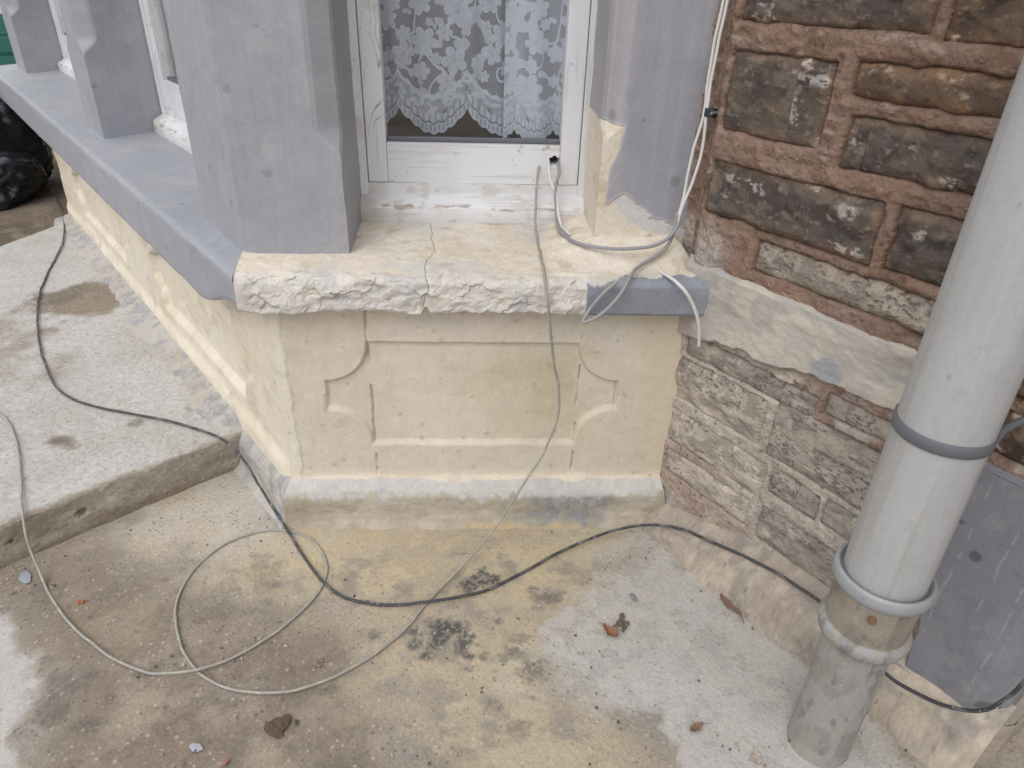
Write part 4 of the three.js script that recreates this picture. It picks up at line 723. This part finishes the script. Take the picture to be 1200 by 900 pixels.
const blackRun = [[-3.012, 0.11, -4.501], [-2.68, 0.11, -4.039], [-2.363, 0.127, -3.582], [-2.152, 0.127, -3.201], [-2.011, 0.127, -2.848], [-1.907, 0.127, -2.605], [-1.734, 0.127, -2.303], [-1.563, 0.127, -2.054], [-1.416, 0.127, -1.885], [-1.296, 0.127, -1.811], [-1.145, 0.127, -1.767], [-1.001, 0.127, -1.73], [-0.882, 0.127, -1.683], [-0.813, 0.128, -1.644], [-0.757, 0.1, -1.61], [-0.684, 0.055, -1.533], [-0.629, 0.025, -1.471], [-0.567, 0.01, -1.393], [-0.506, 0.005, -1.314], [-0.445, 0.008, -1.241], [-0.389, 0.005, -1.197], [-0.324, 0.005, -1.176], [-0.254, 0.005, -1.174], [-0.184, 0.012, -1.181], [-0.105, 0.008, -1.204], [-0.045, 0.006, -1.23], [0.026, 0.006, -1.278], [0.124, 0.01, -1.353], [0.215, 0.02, -1.404], [0.284, 0.028, -1.431], [0.353, 0.04, -1.442], [0.44, 0.06, -1.415], [0.503, 0.09, -1.336], [0.563, 0.115, -1.262], [0.617, 0.134, -1.188], [0.662, 0.14, -1.126], [0.68, 0.146, -1.092], [0.724, 0.131, -1.018], [0.771, 0.104, -0.944], [0.801, 0.111, -0.905], [0.833, 0.127, -0.865], [0.869, 0.169, -0.825], [0.882, 0.221, -0.81], [0.895, 0.3, -0.804], [0.91, 0.42, -0.8]];
tag(mesh('black_cable', tube(blackRun, 0.0037, 700, 8), blackSheath, scene), 'black cable trailing over the slab and along the wall foot behind the downpipe', 'cable');
const onSill = (p, dz = 0) => p;
tag(mesh('white_cable', tube([[0.392, 1.5, -1.586], [0.391, 1.35, -1.586], [0.39, 1.271, -1.586], [0.386, 1.188, -1.586], [0.384, 1.108, -1.586], [0.385, 1.049, -1.586], [0.379, 0.997, -1.586], [0.371, 0.924, -1.585], [0.366, 0.848, -1.585], [0.355, 0.799, -1.584]], 0.0032, 120), whitePvc, scene), 'thin grey cable running down the pilaster edge beside the stone wall', 'cable');
tag(mesh('white_cable', tube([[0.401, 1.5, -1.586], [0.399, 1.35, -1.586], [0.398, 1.271, -1.586], [0.394, 1.188, -1.586], [0.39, 1.108, -1.585], [0.39, 1.053, -1.583], [0.395, 0.98, -1.582], [0.384, 0.915, -1.582], [0.37, 0.858, -1.583], [0.364, 0.812, -1.584]], 0.0036, 120), whitePvc, scene), 'white cable bowing off the pilaster edge below the black clip', 'cable');
tag(mesh('window_cable', tube([[0.1, 0.879, -1.87], [0.099, 0.876, -1.83], [0.101, 0.856, -1.815], [0.092, 0.83, -1.8], [0.097, 0.785, -1.778], [0.1, 0.752, -1.76], [0.113, 0.752, -1.67], [0.15, 0.757, -1.59], [0.205, 0.76, -1.558], [0.262, 0.763, -1.553], [0.312, 0.77, -1.56], [0.348, 0.787, -1.572], [0.366, 0.815, -1.58]], 0.0042, 160), dimPvc, scene), 'grey cable looping from the window rail hole along the sill to the pilaster', 'cable');
tag(mesh('window_cable', tube([[0.075, 0.879, -1.87], [0.076, 0.876, -1.83], [0.078, 0.849, -1.812], [0.095, 0.822, -1.796], [0.104, 0.775, -1.77], [0.11, 0.752, -1.745], [0.118, 0.757, -1.69], [0.126, 0.757, -1.66]], 0.0034, 140), whitePvc, scene), 'white cable twisted beside the grey one below the window rail', 'cable');
tag(mesh('cable_tail', tube([[0.361, 0.837, -1.585], [0.356, 0.795, -1.58], [0.35, 0.768, -1.575], [0.316, 0.745, -1.555], [0.283, 0.733, -1.53], [0.252, 0.727, -1.47], [0.234, 0.703, -1.445], [0.206, 0.666, -1.435], [0.179, 0.643, -1.432], [0.154, 0.628, -1.436], [0.159, 0.64, -1.447], [0.176, 0.669, -1.448], [0.196, 0.698, -1.448], [0.221, 0.719, -1.456]], 0.0042, 160), greyPvc, scene), 'grey cable doubled back over the painted end of the sill', 'cable');
tag(mesh('cable_tail', tube([[0.33, 0.722, -1.52], [0.347, 0.722, -1.48], [0.361, 0.717, -1.452], [0.383, 0.692, -1.45], [0.404, 0.657, -1.452], [0.419, 0.618, -1.458], [0.43, 0.564, -1.47]], 0.0042, 80), whitePvc, scene), 'short white cable end hanging off the sill beside the stone wall', 'cable');
{ const c = group('cable_clip', 'small black plastic clip holding the white cables to the wall', 'clip', null, fr([0.398, 1.056, -1.578], aR - Math.PI / 2)); mesh('saddle', box(-0.012, 0.012, -0.009, 0.009, -0.012, 0.008, 0.003), mat(null, [0.03, 0.035, 0.05], 0.5), c); mesh('nail', new THREE.CylinderGeometry(0.003, 0.003, 0.03, 10).rotateX(Math.PI / 2).translate(0.014, 0.002, 0.0), mat(null, [0.2, 0.2, 0.22], 0.5), c); }

// ---------------------------------------------------------------- bin bag and crate by the earth
{
  const bag = (x, z, r, h, sd) => {
    const g = mergeVertices(new THREE.IcosahedronGeometry(1, 24).deleteAttribute('normal').deleteAttribute('uv')), p = g.attributes.position;
    for (let i = 0; i < p.count; i++) {
      const a = p.getX(i), b = p.getY(i), c = p.getZ(i), cr = 1 - Math.abs(2 * fbm3(a * 3 + sd, b * 2.2, c * 3, 4) - 1);
      const k = 0.86 + (fbm3(a * 1.4 + sd, b * 1.4, c * 1.4, 2) - 0.5) * 0.5 + (cr - 0.7) * 0.26; const yy = Math.max(-0.62, b * k);
      const pinch = 1 - 0.75 * ss(0.55, 0.95, b);
      p.setXYZ(i, x + a * k * r * pinch, 0.08 + (yy + 0.62) / 1.5 * h, z + c * k * r * pinch);
    }
    g.computeVertexNormals(); return g;
  };
  const m = mat(null, [0.016, 0.017, 0.02], 0.28);
  tag(mesh('bin_bag', bag(-3.22, -4.25, 0.42, 0.62, 1), m, scene), 'crumpled black bin bag leaning under the far end of the painted sill', 'bin bag', 'black bin bags on the earth');
  tag(mesh('bin_bag', bag(-2.98, -3.98, 0.3, 0.32, 5), m, scene), 'small slumped black bin bag at the foot of the bigger bag', 'bin bag', 'black bin bags on the earth');
  const cr = group('crate', 'teal plastic crate with open slats beyond the bay', 'crate', null, fr([-6.3, 0.09, -9.0], 0.5)), tm = mat(null, [0.03, 0.15, 0.125], 0.5);
  for (let k = 0; k < 3; k++) mesh('slat', join(box(-0.5, 0.5, 0.05 + k * 0.2, 0.2 + k * 0.2, 0.32, 0.35), box(-0.5, 0.5, 0.05 + k * 0.2, 0.2 + k * 0.2, -0.35, -0.32), box(-0.5, -0.47, 0.05 + k * 0.2, 0.2 + k * 0.2, -0.319, 0.319), box(0.47, 0.5, 0.05 + k * 0.2, 0.2 + k * 0.2, -0.319, 0.319)), tm, cr);
  for (const [x, z] of [[-0.5, -0.35], [-0.5, 0.35], [0.5, -0.35], [0.5, 0.35]]) mesh('post', box(x - 0.03, x + 0.03, 0, 0.65, z - 0.03, z + 0.03), tm, cr);
  mesh('base', box(-0.466, 0.466, 0.02, 0.048, -0.316, 0.316), tm, cr);
}

// ---------------------------------------------------------------- leaves, flakes and crumbs on the ground
function leaf(x, z, L, rot, tone, label, y = 0.003, curl = 0.5, wide = 0.3) {
  const sd = x * 31.7 + 9, blade = grid(26, 8, (u, v) => {
    const a = (v - 0.5) * 2, w = wide * Math.pow(Math.sin(Math.PI * Math.pow(u, 0.75)), 0.8) * (0.7 + 0.6 * n2(u * 7 + sd, a > 0 ? 3 : 8)) * (1 - 0.25 * Math.abs(Math.sin(u * 17)));
    const bend = (u - 0.5) * (u - 0.5) * curl * 1.1 + Math.abs(a) * w * curl * 0.9 + (fbm(u * 6 + sd, v * 4, 3) - 0.5) * 0.18;
    return [(u - 0.5) * L, Math.max(0.03, bend) * L, a * w * L + Math.sin(u * 3 + sd) * 0.06 * L];
  });
  const under = blade.clone(); under.translate(0, -0.0005, 0);
  const o = group('dry_leaf', label, 'leaf', 'dry leaves on the ground', fr([x, y, z], rot)), m = mat(null, tone, 0.85);
  mesh('blade', join(blade, under), m, o);
  mesh('stalk', tube([[L * 0.42, 0.05 * L, 0], [L * 0.6, 0.09 * L, 0.03 * L], [L * 0.8, 0.05 * L, 0.1 * L]], L * 0.018, 10, 5), m, o);
}
leaf(0.243, -1.118, 0.045, 2.4, [0.24, 0.12, 0.07], 'curled orange brown leaf on the pale concrete patch beside dark crumbs', 0.003, 0.7, 0.36);
leaf(0.54, -1.207, 0.07, -1.15, [0.19, 0.11, 0.085], 'long brown leaf lying along the foot of the mortar curb', 0.006, 0.2, 0.16);
leaf(0.392, -0.884, 0.036, 0.5, [0.22, 0.13, 0.085], 'small torn brown leaf on the pale concrete between the ochre dust and the downpipe', 0.003, 0.7, 0.26);
leaf(0.494, -0.828, 0.03, 1.5, [0.42, 0.34, 0.28], 'pale tan leaf scrap close to the foot of the downpipe', 0.003, 0.3, 0.34);
leaf(1.03, -0.955, 0.05, 0.4, [0.22, 0.12, 0.07], 'brown leaf lodged at the foot of the painted quoin', 0.004);
function shard(x, y, z, r, fk, sd) {
  const g = new THREE.DodecahedronGeometry(r, 0), p = g.attributes.position;
  for (let i = 0; i < p.count; i++) { const k = 0.55 + 0.9 * n3(p.getX(i) / r * 1.6 + sd, p.getY(i) / r * 1.6, p.getZ(i) / r * 1.6 + sd * 3); p.setXYZ(i, x + p.getX(i) * k * 1.25, y + Math.max(-0.5 * r, p.getY(i)) * k * fk + r * fk * 0.4, z + p.getZ(i) * k * 0.8); }
  g.computeVertexNormals(); return g;
}
function chip(name, x, z, r, tone, label, cat, grp, fk = 0.3, bits = 1) {
  const gs = []; for (let i = 0; i < bits; i++) { const q = i ? r * rr(0.2, 0.55) : r * (bits > 1 ? 0.6 : 1), a = rr(0, 6.28), d = i ? r * rr(0.3, 1.3) : 0; gs.push(shard(Math.cos(a) * d, 0, Math.sin(a) * d, q, fk, x * 13 + i * 2.7)); }
  return tag(mesh(name, join(gs), mat(null, tone, 0.95), scene, fr([x, 0.001, z], x * 17)), label, cat, grp);
}
chip('paint_flake', -1.16, -1.225, 0.018, [0.3, 0.31, 0.35], 'blue grey paint flake lying at the foot of the slab', 'paint flake', 'paint flakes', 0.12);
chip('paint_flake', -0.58, -0.81, 0.011, [0.36, 0.36, 0.4], 'small pale grey paint flake on the damp concrete near the brick chip', 'paint flake', 'paint flakes', 0.12);
chip('brick_chip', -0.984, -1.155, 0.01, [0.34, 0.12, 0.07], 'orange red brick chip inside the bend of the grey cable', 'brick chip', 'brick chips', 0.6, 3);
chip('brick_chip', -0.514, -0.785, 0.01, [0.3, 0.15, 0.13], 'dull red and grey brick chip on the damp concrete', 'brick chip', 'brick chips', 0.6, 2);
chip('dirt_clump', -0.433, -0.863, 0.022, [0.1, 0.07, 0.05], 'dark brown clump of dirt below the cable loop', 'dirt clump', 'dirt clumps', 0.4, 16);
chip('dirt_clump', -0.403, -1.01, 0.011, [0.22, 0.16, 0.12], 'small brown clump of dirt inside the ochre dust', 'dirt clump', 'dirt clumps', 0.3, 6);
chip('dirt_clump', 0.272, -1.145, 0.016, [0.12, 0.09, 0.075], 'dark crumbs of dirt by the orange brown leaf', 'dirt clump', 'dirt clumps', 0.4, 9);
chip('pebble', 0.31, -1.227, 0.01, [0.22, 0.22, 0.23], 'small flat grey pebble on the pale concrete patch', 'pebble', null, 0.3);
{ // grit: far too many to count
  const gg = new THREE.IcosahedronGeometry(1, 0), N = 1500, im = new THREE.InstancedMesh(gg, mat(null, [1, 1, 1], 0.95), N), m4 = new THREE.Matrix4(), q = new THREE.Quaternion(), col = new THREE.Color();
  const tones = [[0.34, 0.29, 0.22], [0.42, 0.37, 0.3], [0.2, 0.17, 0.14], [0.1, 0.09, 0.08], [0.45, 0.42, 0.38]];
  for (let i = 0; i < N; i++) {
    let x, z; for (let k = 0; k < 6; k++) { x = rr(-1.25, 0.85); z = rr(-1.5, -0.55); if (fbm(x * 5, z * 5 + 3, 3) > 0.47 + rnd() * 0.1) break; }
    const s = 0.0009 + 0.0028 * rnd() ** 4; q.setFromEuler(new THREE.Euler(rnd() * 6, rnd() * 6, rnd() * 6));
    m4.compose(new THREE.Vector3(x, s * 0.4, z), q, new THREE.Vector3(s * rr(0.8, 1.6), s * 0.8, s)); im.setMatrixAt(i, m4); im.setColorAt(i, col.setRGB(...tones[Math.floor(rnd() * 5)]));
  }
  im.name = 'grit'; im.castShadow = im.receiveShadow = true; tag(im, 'loose ochre and grey grit scattered over the concrete', 'grit', null, 'stuff'); scene.add(im);
}
console.log('done');
renderer.render(scene, camera);
